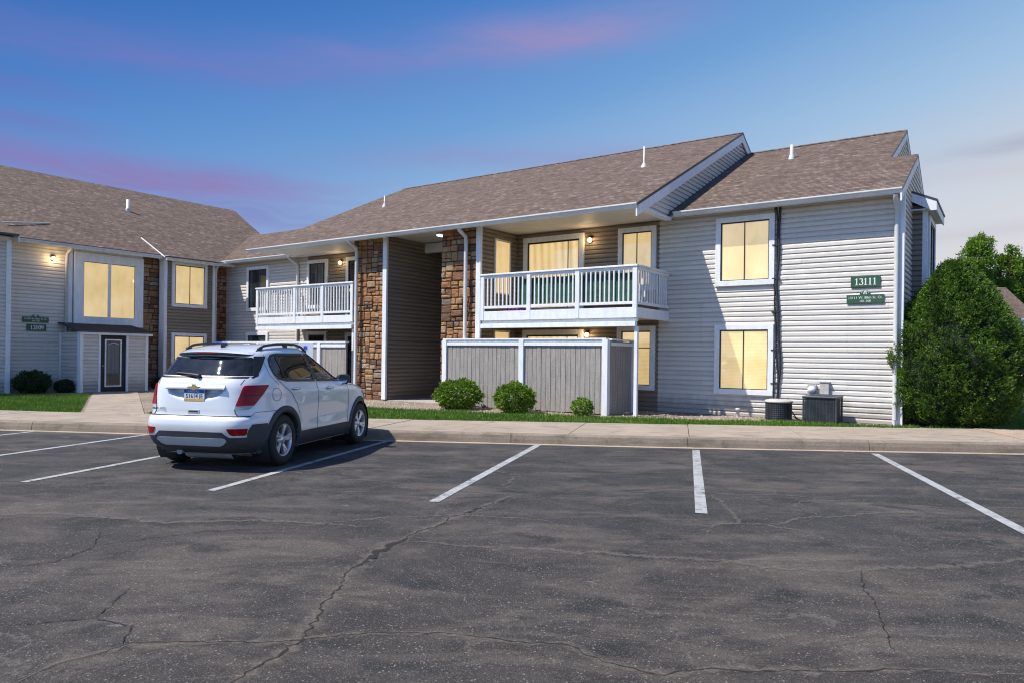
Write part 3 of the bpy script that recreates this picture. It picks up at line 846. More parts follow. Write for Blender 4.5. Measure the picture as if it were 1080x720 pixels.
mb = MB(); mb.box(-13.6, -11.3, .001, 8, 5.07, 5.09); build('soffit', mb, 'soffit_white', B1)
for a0, a1 in ((-5.36, -.14), (-24.9, -19.75)):
    mb = MB(); mb.box(a0, a1, -.45, 0, 5.165, 5.18); build('soffit', mb, 'soffit_white', B1)
mb = MB(); mb.box(-5.35, -5.19, -2.40, -.36, 5.0, 5.074); build('eave_return', mb, 'trim_white', B1)
gutter(B1, (-20.0, -2.41, 5.085), (-5.165, -2.41, 5.085), (0, -1)); gutter(B1, (-5.1, -.40, 5.20), (.045, -.40, 5.20), (0, -1)); gutter(B1, (-24.6, -.40, 5.20), (-19.6, -.40, 5.20), (0, -1))
mb = MB(); mb.box(-20, -5.2, -2.41, -2.385, 4.96, 5.075); mb.box(-5.5, .0, -.40, -.37, 5.07, 5.18); mb.box(-24.6, -19.6, -.40, -.37, 5.07, 5.18); build('fascia', mb, 'trim_white', B1)
# roof vents
def vent(parent, p, r, h, flash=.085):
    mb = MB(); mb.lathe([(flash*1.3, p[2]-.10), (flash, p[2]+.02), (r*1.4, p[2]+.10), (r, p[2]+.12), (r, p[2]+h), (r*.75, p[2]+h), (r*.75, p[2]+h-.05)], 12, 'z', (p[0], p[1], 0))
    return build('vent_pipe', mb, 'metal_white', parent)
vent(R_MAIN, mroof(-17.64, 1.84), .026, .40); vent(R_MAIN, mroof(-7.05, 2.01), .027, .60); vent(R_LOW, eroof(-3.38, 4.28), .05, .40)

# stone pillars with white edge boards, wing walls
for s0, s1 in ((-11.5, -10.22), (-15.12, -13.82)):
    stone_panel(B1, '-b', -1.95, s0, s1, .06, 5.07, depth=.28)
    mb = MB(); mb.box(s1+.002, s1+.16, -2.02, -1.94, .12, 5.07); build('edge_board', mb, 'trim_white', B1)
mb = MB(); mb.box(-15.12, -14.98, -1.66, 0, .09, 5.06); build('wing_wall', mb, 'siding_brown', B1)
downspout(B1, [(-14.86, -2.45, 5.0), (-14.86, -2.42, 4.92), (-14.86, -2.14, 4.78), (-14.86, -2.12, 4.6), (-14.86, -2.12, .3), (-14.86, -2.2, .2)], r=.055)
downspout(B1, [(-10.5, -2.45, 5.0), (-10.5, -2.42, 4.92), (-10.5, -2.14, 4.78), (-10.5, -2.12, 4.6), (-10.5, -2.12, .3), (-10.5, -2.2, .2)], r=.055)
downspout(B1, [(-20.32, -.46, 5.1), (-20.32, -.44, 5.02), (-20.25, -.12, 4.84), (-20.25, -.09, 4.7), (-20.25, -.09, .3), (-20.25, -.16, .2)], r=.055)
# breezeway
mb = MB(); mb.box(-13.64, -11.46, -1.95, 8, .0, .105); build('breezeway_floor', mb, 'breezeway_floor', B1)
mb = MB(); mb.box(-13.64, -11.46, -.32, -.16, 4.77, 5.065); build('header_beam', mb, 'soffit_white', B1)
# windows
window(B1, '-b', 0, -4.13, -2.69, 3.28, 4.99, .13, 'pane_lit_shade'); window(B1, '-b', 0, -4.13, -2.69, .62, 2.33, .13, 'pane_lit_blind')
window(B1, '-b', 0, -6.84, -5.73, 3.28, 4.98, .13, 'pane_lit_shade'); window(B1, '-b', 0, -6.84, -5.73, .63, 2.33, .13, 'pane_lit_blind', rail=1.75)
window(B1, '-b', 0, -9.95, -7.9, 2.72, 4.97, .15, 'pane_lit_curtain', mull=-8.42, name='sliding_door', black=.05)
window(B1, '-b', 0, -9.95, -7.9, .12, 2.26, .15, 'pane_lit_curtain', mull=-8.42, name='sliding_door', black=.05)
window(B1, '+a', -10.22, -1.2, -.42, 3.25, 4.84, .035, 'pane_lit_shade', mull=False, black=.012, dep=.070); window(B1, '+a', -10.22, -1.2, -.42, .7, 2.22, .035, 'pane_lit_shade', mull=False, black=.012, dep=.070)
window(B1, '-b', 0, -23.45, -22.04, 3.14, 4.92, .13, 'pane_dark'); window(B1, '-b', 0, -23.45, -22.04, .6, 2.3, .13, 'pane_dark')
window(B1, '-b', 0, -19.74, -18.61, 3.14, 4.95, .13, 'pane_dark'); window(B1, '-b', 0, -17.62, -15.7, 2.72, 4.94, .14, 'pane_dark', name='sliding_door')
window(B1, '-b', 0, -19.74, -18.61, .6, 2.3, .13, 'pane_dark'); window(B1, '-b', 0, -17.62, -15.7, .12, 2.26, .14, 'pane_dark', name='sliding_door')
mb = MB()
for i in range(9): mb.box(-19.30+.05*i, -19.262+.05*i, -.054, -.049, 3.3, 4.8)
build('curtain', mb, 'curtain_grey', B1)
# bay box on the right end wall
siding(B1, '-b', 1.7, [(.002, .09), (.25, .09), (.25, 5.12), (.002, 5.28)], 'siding_brown')
mb = MB(); mb.box(.24, .345, 1.66, 1.76, .09, 5.12); mb.box(.18, .30, 1.86, 3.55, .09, 5.1); mb.box(.24, .345, 3.5, 3.6, .09, 5.1); build('bay_box', mb, 'trim_white', B1)
window(B1, '+a', .30, 1.85, 3.45, 3.25, 4.95, .12, 'pane_dark')
mb = MB(); pts = [(0, 1.45, 5.50), (.56, 1.45, 5.24), (.56, 3.8, 5.24), (0, 3.8, 5.50)]; roof_face(mb, pts, [(p[1], p[0]) for p in pts], .05); RB = build('bay_roof', mb, ['roof_shingle', 'dark_metal'], B1, fix=False)
mb = MB(); mb.ext([(.002, 1.46, 5.445), (.54, 1.46, 5.195), (.54, 1.46, 4.99), (.44, 1.46, 4.99), (.002, 1.46, 5.25)], (0, .03, 0)); mb.box(.51, .54, 1.49, 3.78, 4.99, 5.19); mb.box(.002, .51, 1.49, 3.78, 5.03, 5.05); build('fascia', mb, 'trim_white', RB)

# balconies
def balcony(a0, a1, zt, zb, ft, fb_, posts, left_side, right_side, nbal, sagz=0):
    mb = MB(); mb.box(a0+.02, a1-.02, -1.955, -.002, fb_+.04, ft-.03)
    bal = build('balcony', mb, 'soffit_white', B1)
    mb = MB(); mb.box(a0-.02, a1+.02, -2.0, -1.958, fb_, ft)
    if right_side: mb.box(a1-.018, a1+.02, -1.956, -.03, fb_, ft)
    if left_side: mb.box(a0-.02, a0+.018, -1.956, -.03, fb_, ft)
    build('fascia_board', mb, 'trim_white', bal, bevel=.006)
    mb = MB(); mb.box(a0+.01, a1-.02, -2.025, -1.90, fb_-.205, fb_-.085); mb.box(a0+.0, a1, -1.93, -1.88, fb_-.083, fb_-.002)
    build('beam', mb, 'trim_white', bal, bevel=.006)
    mb = MB(); mb.box(a1-.075, a1+.01, -1.955, -1.87, .08, fb_-.206); build('support_post', mb, 'trim_white', bal, bevel=.006)
    mb = MB(); mb.box(a0-.03, a1+.03, -2.035, -1.915, zt-.045, zt); mb.box(a0, a1, -1.995, -1.955, zt-.125, zt-.047)
    if right_side: mb.box(a1-.07, a1+.045, -1.914, -.03, zt-.047, zt-.002); mb.box(a1-.03, a1+.01, -1.914, -.03, zt-.125, zt-.049)
    if left_side: mb.box(a0-.045, a0+.07, -1.914, -.03, zt-.047, zt-.002); mb.box(a0-.01, a0+.03, -1.914, -.03, zt-.125, zt-.049)
    build('top_rail', mb, 'trim_white', bal, bevel=.006)
    mb = MB(); mb.box(a0, a1, -1.998, -1.958, zb, zb+.07)
    if right_side: mb.box(a1-.03, a1+.01, -1.955, -.03, zb, zb+.07)
    if left_side: mb.box(a0-.01, a0+.03, -1.955, -.03, zb, zb+.07)
    build('bottom_rail', mb, 'trim_white', bal, bevel=.005)
    for p in posts:
        mb = MB(); mb.box(p-.058, p+.058, -2.012, -1.942, fb_+.01 if p != a1-.05 else fb_, zt-.047); build('post', mb, 'trim_white', bal, bevel=.006)
    first = None
    def baluster(a, b):
        nonlocal first
        if first is None:
            mb = MB(); mb.box(a-.019, a+.019, b-.019, b+.019, zb+.071, zt-.126); first = build('baluster', mb, 'trim_white', bal, bevel=.004); first_pos[:] = [a, b]
            return
        c = first.copy(); COL.objects.link(c); c.parent = bal; c.location = (a-first_pos[0]+random.uniform(-.004, .004), b-first_pos[1], 0); c.rotation_euler = (0, 0, 0)
    first_pos = [0, 0]
    for i in range(nbal):
        a = a0+(a1-a0)*(i+.75)/(nbal+.5)
        if all(abs(a-p) > .085 for p in posts): baluster(a, -1.978)
    if right_side:
        for i in range(1, 13): baluster(a1-.01, -1.95+1.9*i/13)
    if left_side:
        for i in range(1, 13): baluster(a0+.01, -1.95+1.9*i/13)
    return bal
balcony(-10.05, -5.37, 3.715, 2.765, 2.69, 2.44, (-10.0, -8.47, -7.0, -5.42), False, True, 36)
balcony(-20.1, -15.15, 3.775, 2.79, 2.72, 2.49, (-20.05, -18.0, -16.6, -15.2), True, False, 37)
# refrigerant lines running down the end wall
mb = MB()
for k, (o_, r) in enumerate(((0, .020), (.05, .026), (-.045, .012))):
    pts = []
    for i in range(26):
        z = 5.12-(5.12-.55)*i/25
        pts.append((-2.66+o_+.05*(i/25)+.014*math.sin(i*.9+k*2)+(.03*math.sin(i*.35+k)), -.072, z))
    mb.tube(pts, r, 7)
for z in (.9, 1.7, 2.6, 3.4, 4.2): mb.box(-2.74, -2.56, -.10, -.03, z, z+.03)
build('refrigerant_line', mb, 'black_plastic', B1)
# ------------------------------------------------------------------ left-hand building (13109)
B2 = thing('apartment_building', 'left two storey building with an entrance porch, dark stone strips and the number 13109', 'building', (-24.95, -4, 0), 'B')
cL = -24.95
siding(B2, '+a', cL, [(-8.1, .05), (-6.14, .05), (-6.14, 5.06), (-8.1, 5.06)])
siding(B2, '+a', cL, [(-6.0, .05), (-3.55, .05), (-3.55, 2.36), (-6.0, 2.36)])
siding(B2, '+a', -24.42, [(-16, .05), (-8.2, .05), (-8.2, 5.0), (-16, 5.0)])
mb = MB(); mb.box(-24.56, -24.36, -8.2, -8.06, .05, 4.98); mb.box(cL, -24.56, -8.12, -8.06, .05, 5.0); mb.box(cL+.002, cL+.06, -6.16, -6.0, .05, 5.06)
build('corner_board', mb, 'trim_white', B2)
downspout(B2, [(-24.5, -6.2, 5.04), (-24.52, -6.2, 4.95), (-24.86, -6.2, 4.8), (-24.86, -6.2, .35)], r=.05)
mb = MB(); mb.box(-25.3, -25.0, -16, 4, 0, 5.0); mb.box(-42, -25.3, 4, 4.2, 0, 5.0); mb.box(-42.2, -42, -16, 4.2, 0, 5.0); build('rear_wall', mb, 'siding_light', B2)
stone_panel(B2, '+a', -24.93, -3.55, -2.9, .05, 5.06, name='stone_wall'); stone_panel(B2, '+a', -24.93, -.95, -.01, .05, 5.12, name='stone_wall')
# big window in its white box
mb = MB(); mb.box(cL, cL+.06, -5.97, -3.55, 4.93, 5.06); build('frieze_board', mb, 'trim_white', B2)
window(B2, '+a', cL+.04, -5.97, -3.55, 2.36, 4.93, .31, 'pane_lit_shade', name='window', dep=.10, black=.02)
mb = MB(); mb.box(cL+.05, cL+.130, -4.83, -4.73, 2.67, 4.62); mb.box(cL+.0, cL+.04, -5.97, -3.55, 2.38, 2.66); build('mullion_board', mb, 'trim_white', B2)
# porch
pf = -23.45
P = PL('+a', pf)
siding(B2, '+a', pf, [(-6.36, .09), (-5.80, .09), (-5.80, 2.08), (-6.36, 2.08)], solid=.1); siding(B2, '+a', pf, [(-4.80, .09), (-4.14, .09), (-4.14, 2.08), (-4.80, 2.08)], solid=.1)
siding(B2, '-b', -6.36, [(-24.93, .09), (-23.46, .09), (-23.46, 2.1), (-24.93, 2.1)], solid=.1)
mb = MB()
for s0, s1 in ((-6.40, -6.29), (-5.80, -5.73), (-4.87, -4.80), (-4.20, -4.10)): mb.box(pf-.02, pf+.054, s0, s1, .08, 2.02)
mb.box(pf-.02, pf+.056, -6.40, -4.10, 2.022, 2.12); mb.box(-23.56, pf-.022, -6.415, -6.362, .08, 2.1); mb.box(-24.9, -24.78, -6.415, -6.362, .05, 2.1)
build('porch_trim', mb, 'trim_white', B2)
mb = MB(); pts = [(-24.94, -6.45, 2.45), (-24.94, -3.98, 2.45), (-23.28, -3.98, 2.15), (-23.28, -6.45, 2.15)][::-1]
roof_face(mb, pts, [(p[1], p[0]) for p in pts], .05); build('porch_roof', mb, ['porch_shingle', 'dark_metal'], B2, fix=False)
mb = MB(); mb.box(-23.36, -23.30, -6.44, -3.99, 2.02, 2.095); build('porch_fascia', mb, 'trim_white', B2)
mb = MB(); mb.box(pf-.06, pf, -5.73, -4.87, .08, 2.02); DR = build('door', mb, 'brown_door', B2)
mb = MB(); g = (-5.58, -5.02, .26, 1.88)
mb.box(pf+.001, pf+.022, g[0], g[1], g[3]-.045, g[3]); mb.box(pf+.001, pf+.022, g[0], g[1], g[2], g[2]+.045); mb.box(pf+.001, pf+.022, g[0], g[0]+.045, g[2]+.045, g[3]-.045); mb.box(pf+.001, pf+.022, g[1]-.045, g[1], g[2]+.045, g[3]-.045)
build('door_trim', mb, 'trim_white', DR)
mb = MB(); mb.box(pf+.001, pf+.012, g[0]+.045, g[1]-.045, g[2]+.045, g[3]-.045); build('pane', mb, 'pane_dark', DR)
mb = MB(); mb.box(pf+.0125, pf+.016, g[0]+.09, g[1]-.08, .72, 1.70); build('door_curtain', mb, 'curtain_grey', DR)
mb = MB(); mb.tube([P(-5.45+.32*i/8, .016, 1.72+.035*math.sin(PI*i/8)) for i in range(9)], .016, 6); build('door_lettering_arc', mb, 'metal_white', DR)
mb = MB(); mb.ball((pf+.05, -5.66, .98), .032, 6); mb.tube([(pf, -5.66, .98), (pf+.05, -5.66, .98)], .012, 6); build('handle', mb, 'brass', DR)
mb = MB(); mb.box(pf-.04, pf+.3, -5.85, -4.75, .05, .085); build('doorstep', mb, 'sidewalk_concrete', B2)
# double-window bay
bc = -24.45
siding(B2, '+a', bc, [(-2.86, .05), (-.97, .05), (-.97, 5.05), (-2.86, 5.05)], 'siding_brown', solid=.45)
mb = MB(); mb.box(bc-.3, bc+.054, -2.98, -2.86, .3, 5.05); mb.box(bc-.3, bc+.054, -.97, -.86, .05, 5.05); build('corner_board', mb, 'trim_white', B2)
window(B2, '+a', bc, -2.68, -1.22, 3.20, 4.94, .12, 'pane_lit_shade'); window(B2, '+a', bc, -2.68, -1.22, .5, 2.21, .12, 'pane_lit_blind')
mb = MB(); mb.box(bc, bc+.55, -3.1, -.8, 5.06, 5.075); build('soffit', mb, 'soffit_white', B2)
downspout(B2, [(bc+.12, -.80, 5.0), (bc+.1, -.80, 4.9), (bc+.0, -.80, 4.8), (bc+.0, -.80, .3)], r=.045)
# roof
def lroof(a, b): return (a, b, 5.15+SL*(-24.5-a))
mb = MB()
def uvL(pts): return [(p[1], -p[0]*KS) for p in pts]
pts = [lroof(-24.48, -16), lroof(-24.48, 3.6), lroof(-33.4, 6.0), lroof(-33.4, -16)]; roof_face(mb, pts, uvL(pts))
zr = lroof(-33.4, 0)[2]; pts = [(-33.4, -16, zr), (-33.4, 6.0, zr), (-42.3, 3.6, zr-SL*8.9), (-42.3, -16, zr-SL*8.9)]; roof_face(mb, pts, uvL(pts))
R_L = build('main_roof', mb, ['roof_shingle', 'dark_metal'], B2, fix=False)
mb = MB(); pts = [lroof(-24.46, -3.06), lroof(-24.46, -.84), (-24.18, -.84, lroof(-24.18, 0)[2]), (-24.18, -3.06, lroof(-24.18, 0)[2])][::-1]
roof_face(mb, pts, uvL(pts)); build('bay_roof', mb, ['roof_shingle', 'dark_metal'], R_L, fix=False)
mb = MB(); pts = [lroof(-26.4, -16), lroof(-26.4, -8.0), (-23.95, -8.0, lroof(-24.3, 0)[2]+.03), (-23.95, -16, lroof(-24.3, 0)[2]+.03)][::-1]
pts = [(p[0], p[1], p[2]+.06) for p in pts]; roof_face(mb, pts, uvL(pts)); build('bay_roof', mb, ['roof_shingle', 'dark_metal'], R_L, fix=False)
mb = MB(); q = [(-24.9, -8.02, lroof(-24.9, 0)[2]+.02), (-23.96, -8.02, lroof(-24.3, 0)[2]+.03)]
mb.ext([q[0], q[1], (q[1][0], q[1][1], q[1][2]-.2), (q[0][0], q[0][1], q[0][2]-.3)], (0, .03, 0)); build('rake_board', mb, 'trim_white', R_L)
mb = MB()
for p, q in (((-26.1, -2.98, lroof(-26.1, 0)[2]+.02), (-24.16, -3.08, lroof(-24.16, 0)[2]+.02)), ((-25.4, -8.0, lroof(-25.4, 0)[2]+.10), (-26.25, -6.2, lroof(-26.25, 0)[2]+.03))):
    mb.tube([p, q], .028, 6)
build('flashing', mb, 'metal_white', R_L)
gutter(B2, (-24.42, -16, 5.09), (-24.42, -.02, 5.09), (1, 0)); gutter(B2, (-24.16, -3.06, 5.03), (-24.16, -.84, 5.03), (1, 0))
mb = MB(); mb.box(-24.46, -24.42, -8, -3.06, 4.98, 5.08); mb.box(-24.19, -24.16, -3.06, -.84, 4.92, 5.04); build('fascia', mb, 'trim_white', B2)
mb = MB(); mb.box(cL, -24.46, -8.05, -3.1, 5.062, 5.08); mb.box(cL, -24.46, -.84, -.02, 5.122, 5.135); build('soffit', mb, 'soffit_white', B2)
vent(R_L, lroof(-29.65, -1.71), .075, .5)

# ------------------------------------------------------------------ wall lamps, ceiling light
lamp('-b', 0, -7.70, 4.76, 'lit wall lamp beside the right-hand balcony sliding door, upper floor', 3.5)
lamp('-b', 0, -7.76, 2.12, 'lit wall lamp just above the grey patio fence, ground floor', 3)
lamp('-b', 0, -17.89, 4.77, 'lit wall lamp above the left-hand balcony railing', 3)
lamp('+a', cL, -6.63, 4.62, 'lit wall lamp above the 13109 sign on the left building', 6)
t_ = thing('ceiling_light', 'white fluorescent fitting on the breezeway ceiling next to the right stone pillar', 'ceiling light', (-11.85, -1.3, 5.04), 'B')
mb = MB(); mb.box(-11.93, -11.78, -1.75, -1.05, 5.02, 5.068); build('housing', mb, 'metal_white', t_)
mb = MB(); mb.box(-11.91, -11.80, -1.73, -1.07, 4.975, 5.019); build('diffuser', mb, 'tube_light', t_)

# ------------------------------------------------------------------ patio fences
def fence_run(t_, a0, a1, b, posts, z0, z1, toboards='fence_board', pw=.075):
    mb = MB(); a = a0
    while a < a1-.01:
        w = min(random.uniform(.132, .15), a1-a); d = random.uniform(-.004, .004)
        mb.box(a+.006, a+w-.006, b+.0+d, b+.022+d, z0+random.uniform(.0, .03), z1-.02); a += w
    mb.box(a0, a1, b+.028, b+.05, z0+.05, z1-.03); mb.box(a0, a1, b+.05, b+.09, z0+.25, z0+.34)
    build('board_panel', mb, toboards, t_)
    mb = MB(); mb.box(a0-.02, a1+.02, b-.05, b+.10, z1-.018, z1+.02); mb.box(a0, a1, b-.038, b-.004, z1-.165, z1-.085); mb.box(a0, a1, b-.012, b-.003, z1-.085, z1-.02)
    build('rail', mb, 'trim_white', t_, bevel=.005)
    for p in posts:
        mb = MB(); mb.box(p-pw, p+pw, b-.055, b+.09, .03, z1-.021); build('post', mb, 'trim_white', t_, bevel=.006)
f = thing('patio_fence', 'grey board patio fence with white posts behind the three green shrubs', 'fence', (-8.6, -1.98, .05), 'B')
fence_run(f, -11.16, -6.06, -2.2, (-11.13, -8.52, -6.07), .10, 1.93)
mb = MB(); b = -2.08
while b < -.95:
    mb.box(-6.03, -6.005, b+.006, b+.13, .1, 1.88); b += .137
build('board_panel', mb, 'fence_board', f)
mb = MB(); mb.box(-6.07, -5.96, -2.09, -.9, 1.90, 1.935); mb.box(-6.0, -5.965, -2.09, -.9, 1.77, 1.85); build('rail', mb, 'trim_white', f, bevel=.005)
mb = MB(); mb.box(-6.07, -5.96, -.9, -.79, .05, 1.93); build('post', mb, 'trim_white', f)
f = thing('patio_fence', 'brown grey patio fence with a white top rail between the car and the left balcony', 'fence', (-18, -1.98, .05), 'B')
fence_run(f, -21.75, -15.2, -2.2, (-21.7, -19.25, -16.45), .10, 1.86)

# ------------------------------------------------------------------ signs
def rib(mb, P, pts, w, d, mi=0, thick=.006, wf=None):
    """flat ribbon glyph stroke in the plane P at depth d"""
    n = len(pts)
    L = []
    for i, (x, y) in enumerate(pts):
        x0, y0 = pts[max(i-1, 0)]; x1, y1 = pts[min(i+1, n-1)]
        dx, dy = x1-x0, y1-y0; l = math.hypot(dx, dy) or 1
        ww = w*(.42+.58*abs(dy/l))
        L.append(((x-dy/l*ww/2, y+dx/l*ww/2), (x+dy/l*ww/2, y-dx/l*ww/2)))
    for (a, b), (c, e) in zip(L, L[1:]):
        q = [P(p[0], d+thick, p[1]) for p in (a, b, e, c)]; mb.add(q, [(0, 1, 2, 3)], mi)
def digits(mb, P, text, s0, z0, h, d, adv):
    for ch in text:
        X = lambda x: s0+x*h; Z = lambda y: z0+y*h
        if ch == '1':
            for (x0, x1, y0, y1) in ((.20, .36, .06, .98), (.08, .48, 0, .07)):
                mb.add([P(X(x0), d+.006, Z(y0)), P(X(x1), d+.006, Z(y0)), P(X(x1), d+.006, Z(y1)), P(X(x0), d+.006, Z(y1))], [(0, 1, 2, 3)])
            mb.add([P(X(.06), d+.0062, Z(.80)), P(X(.22), d+.0062, Z(.82)), P(X(.34), d+.0062, Z(1.0)), P(X(.26), d+.0062, Z(1.0))], [(0, 1, 2, 3)])
        else:
            if ch == '0': paths = [[(.29+.22*math.cos(a), .5+.46*math.sin(a)) for a in np.linspace(0, 2*PI, 25)]]
            elif ch == '3': paths = [[(.26+.19*math.cos(a), .74+.22*math.sin(a)) for a in np.linspace(2.7, -1.5, 14)], [(.26+.24*math.cos(a), .27+.25*math.sin(a)) for a in np.linspace(1.55, -2.8, 16)]]
            elif ch == '9': paths = [[(.28+.21*math.cos(a), .69+.27*math.sin(a)) for a in np.linspace(0, 2*PI, 20)], [(.49, .69), (.48, .45), (.40, .2), (.26, .06), (.13, .06)]]
            else: paths = []
            for p in paths: rib(mb, P, [(X(x), Z(y)) for x, y in p], .17*h, d)
        s0 += adv*h
def to_mesh_obj(o):
    """font curve -> plain mesh object of the same name and place"""
    dg = bpy.context.evaluated_depsgraph_get(); me = bpy.data.meshes.new_from_object(o.evaluated_get(dg)); me.name = o.name
    n = bpy.data.objects.new('lettering', me); COL.objects.link(n); n.parent = o.parent; n.location = o.location; n.rotation_euler = o.rotation_euler
    bpy.data.objects.remove(o); n.name = 'lettering'
    return n
def text(parent, s, body, P, s0, d, z0, size, rot, mat='sign_letter', align='CENTER'):
    cu = bpy.data.curves.new('lettering', 'FONT'); cu.body = body; cu.size = size; cu.align_x = align; cu.extrude = .001; cu.resolution_u = 2
    o = bpy.data.objects.new('lettering', cu); COL.objects.link(o); cu.materials.append(MATS[mat]); o.parent = parent
    og = ORG[root_of(parent).name]; p = P(s0, d, z0); o.location = (p[0]-og[0], p[1]-og[1], p[2]-og[2]); o.rotation_euler = rot
    return to_mesh_obj(o)
def number_sign(plane, c, s0, s1, z0, z1, txt, label):
    P = PL(plane, c); t_ = thing('number_sign', label, 'sign', P((s0+s1)/2, .03, z0), 'B', 'building number signs')
    mb = MB(); pbox(mb, P, s0, s1, .030, .066, z0, z1); build('board', mb, 'sign_green', t_, bevel=.004)
    h = (z1-z0)*.62; adv = .60; wid = h*adv*5
    mb = MB(); digits(mb, P, txt, (s0+s1)/2-wid/2+.01, z0+(z1-z0)*.2, h, .062, adv); build('number', mb, 'sign_letter', t_, fix=False)
def address_sign(plane, c, s0, s1, z0, z1, txt, txt2, label):
    P = PL(plane, c); t_ = thing('address_sign', label, 'sign', P((s0+s1)/2, .03, z0), 'B', 'street address signs')
    mb = MB(); pbox(mb, P, s0, s1, .030, .066, z0, z1)
    m_ = (s0+s1)/2; r = .115
    arc = [P(m_+r*math.cos(a), .020, z1-.015+r*math.sin(a)) for a in np.linspace(0, PI, 13)]
    mb.ext(arc, tuple(Vector(P(0, .0455, 0))-Vector(P(0, 0, 0)))); build('board', mb, 'sign_green', t_)
    rot = (PI/2, 0, 0) if plane == '-b' else (PI/2, 0, PI/2)
    text(t_, None, txt, P, m_, .068, z0+(z1-z0)*.52, .078, rot); text(t_, None, txt2, P, m_, .068, z0+(z1-z0)*.14, .07, rot)
    mb = MB()
    for k in (-.035, .0, .035): rib(mb, P, [(m_+k, z1+.01), (m_+k*.7-.008, z1+.035), (m_+k*.6+.006, z1+.06), (m_+k*.3, z1+.085)], .014, .062)
    rib(mb, P, [(m_+.075*math.cos(a), z1+.03+.06*math.sin(a)) for a in np.linspace(.1, PI-.1, 10)], .008, .062)
    build('emblem', mb, 'sign_letter', t_, fix=False)
number_sign('-b', 0, -1.01, -.41, 3.125, 3.37, '13111', 'green number sign reading 13111 on the sunlit end wall')
address_sign('-b', 0, -1.09, -.33, 2.765, 2.955, '13111 W. 88th St. Ct.', '101-108', 'small green arched address sign directly below the 13111 sign')
number_sign('+a', cL, -7.40, -6.81, 2.12, 2.34, '13109', 'green number sign reading 13109 on the shaded left building')
address_sign('+a', cL, -7.53, -6.74, 2.40, 2.58, '13109 W. 88th St. Ct.', '101-108', 'small green arched address sign directly above the 13109 sign')

# ------------------------------------------------------------------ things by the end wall
t_ = thing('condenser_unit', 'round old air conditioning condenser with a pale top under the black pipes', 'air conditioner', W(-2.41, -.62, .085)[:], 'W', 'air conditioning condensers')
cx, cy = W(-2.41, -.62)[:2]; R = .285
mb = MB(); mb.lathe([(R*.93, .09), (R*.93, .50)], 28, 'z', (cx, cy, 0)); build('core', mb, 'black_plastic', t_)
mb = MB()
for k in range(44):
    a = 2*PI*k/44; mb.tube([(cx+R*math.cos(a), cy+R*math.sin(a), .1), (cx+R*math.cos(a), cy+R*math.sin(a), .51)], .007, 4)
for k in range(9): mb.lathe([(R+.004, .12+.047*k), (R+.012, .125+.047*k), (R+.004, .13+.047*k)], 28, 'z', (cx, cy, 0))
build('wire_guard', mb, 'dark_metal', t_)
mb = MB(); mb.lathe([(.03, .585), (.2, .58), (R+.01, .555), (R+.03, .53), (R+.02, .505), (.1, .50)], 28, 'z', (cx, cy, 0)); build('lid', mb, 'pale_metal', t_)
mb = MB(); mb.box(cx-.38, cx+.38, cy-.36, cy+.36, .08, .105); build('pad', mb, 'kerb_concrete', t_)
t_ = thing('condenser_unit', 'square dark blue-grey air conditioning condenser right of the round one', 'air conditioner', (-1.43, -.62, .085), 'B', 'air conditioning condensers')
x0, x1, y0, y1, zt = -1.80, -1.12, -.92, -.30, .70
mb = MB(); mb.box(x0+.03, x1-.03, y0+.03, y1-.03, .10, zt-.03); build('core', mb, 'black_plastic', t_)
mb = MB()
for k in range(26):
    z = .115+.021*k
    mb.box(x0, x1, y0, y0+.012, z, z+.009); mb.box(x1-.012, x1, y0+.013, y1, z, z+.009); mb.box(x0, x0+.012, y0+.013, y1, z, z+.009)
for k in range(9): mb.box(x0+.06+.07*k, x0+.068+.07*k, y0-.004, y0+.0, .11, zt-.05); 
for k in range(8): mb.box(x1, x1+.004, y0+.06+.07*k, y0+.068+.07*k, .11, zt-.05)
build('louvre_panel', mb, 'dark_metal', t_)
mb = MB()
for (x, y) in ((x0, y0), (x1, y0), (x0, y1), (x1, y1)): mb.box(x-.022, x+.022, y-.022, y+.022, .09, zt-.04)
mb.box(x0-.03, x1+.03, y0-.03, y1+.03, zt-.05, zt)
build('cabinet_frame', mb, 'dark_metal', t_, bevel=.02)
mb = MB(); c_ = ((x0+x1)/2, (y0+y1)/2)
for r in (.06, .11, .16, .21, .26): mb.lathe([(r-.004, zt+.012), (r+.004, zt+.018), (r+.012, zt+.012)], 24, 'z', (*c_, 0))
for k in range(8): a = PI*k/8; mb.tube([(c_[0]-.27*math.cos(a), c_[1]-.27*math.sin(a), zt+.008), (c_[0]+.27*math.cos(a), c_[1]+.27*math.sin(a), zt+.008)], .005, 4)
build('fan_grille', mb, 'dark_metal', t_)
mb = MB(); mb.box(x0-.06, x1+.06, y0-.06, y1+.06, .08, .10); build('pad', mb, 'kerb_concrete', t_)
t_ = thing('electric_meter', 'round glass electric meter on a grey box above the condensers', 'meter', (-1.79, -.05, .65), 'B')
mb = MB(); mb.box(-1.90, -1.70, -.11, -.024, .64, .92); build('box', mb, 'grey_metal', t_, bevel=.012)
mb = MB(); mb.lathe([(.085, -.112), (.085, -.16), (.07, -.19), (.0, -.20)], 20, 'y', (-1.80, 0, .81)); build('dial_cover', mb, 'far_wall', t_)
mb = MB(); mb.tube([(-1.80, -.06, .64), (-1.80, -.06, .12)], .02, 8); build('conduit', mb, 'grey_metal', t_)
t_ = thing('disconnect_box', 'tan metal electrical disconnect box on the siding above the square condenser', 'electrical box', (-1.53, -.05, .7), 'B')
mb = MB(); mb.box(-1.63, -1.43, -.115, -.024, .70, .98); build('box', mb, 'pale_metal', t_, bevel=.012)
mb = MB(); mb.box(-1.65, -1.41, -.135, -.024, .982, 1.0); build('lid', mb, 'pale_metal', t_)
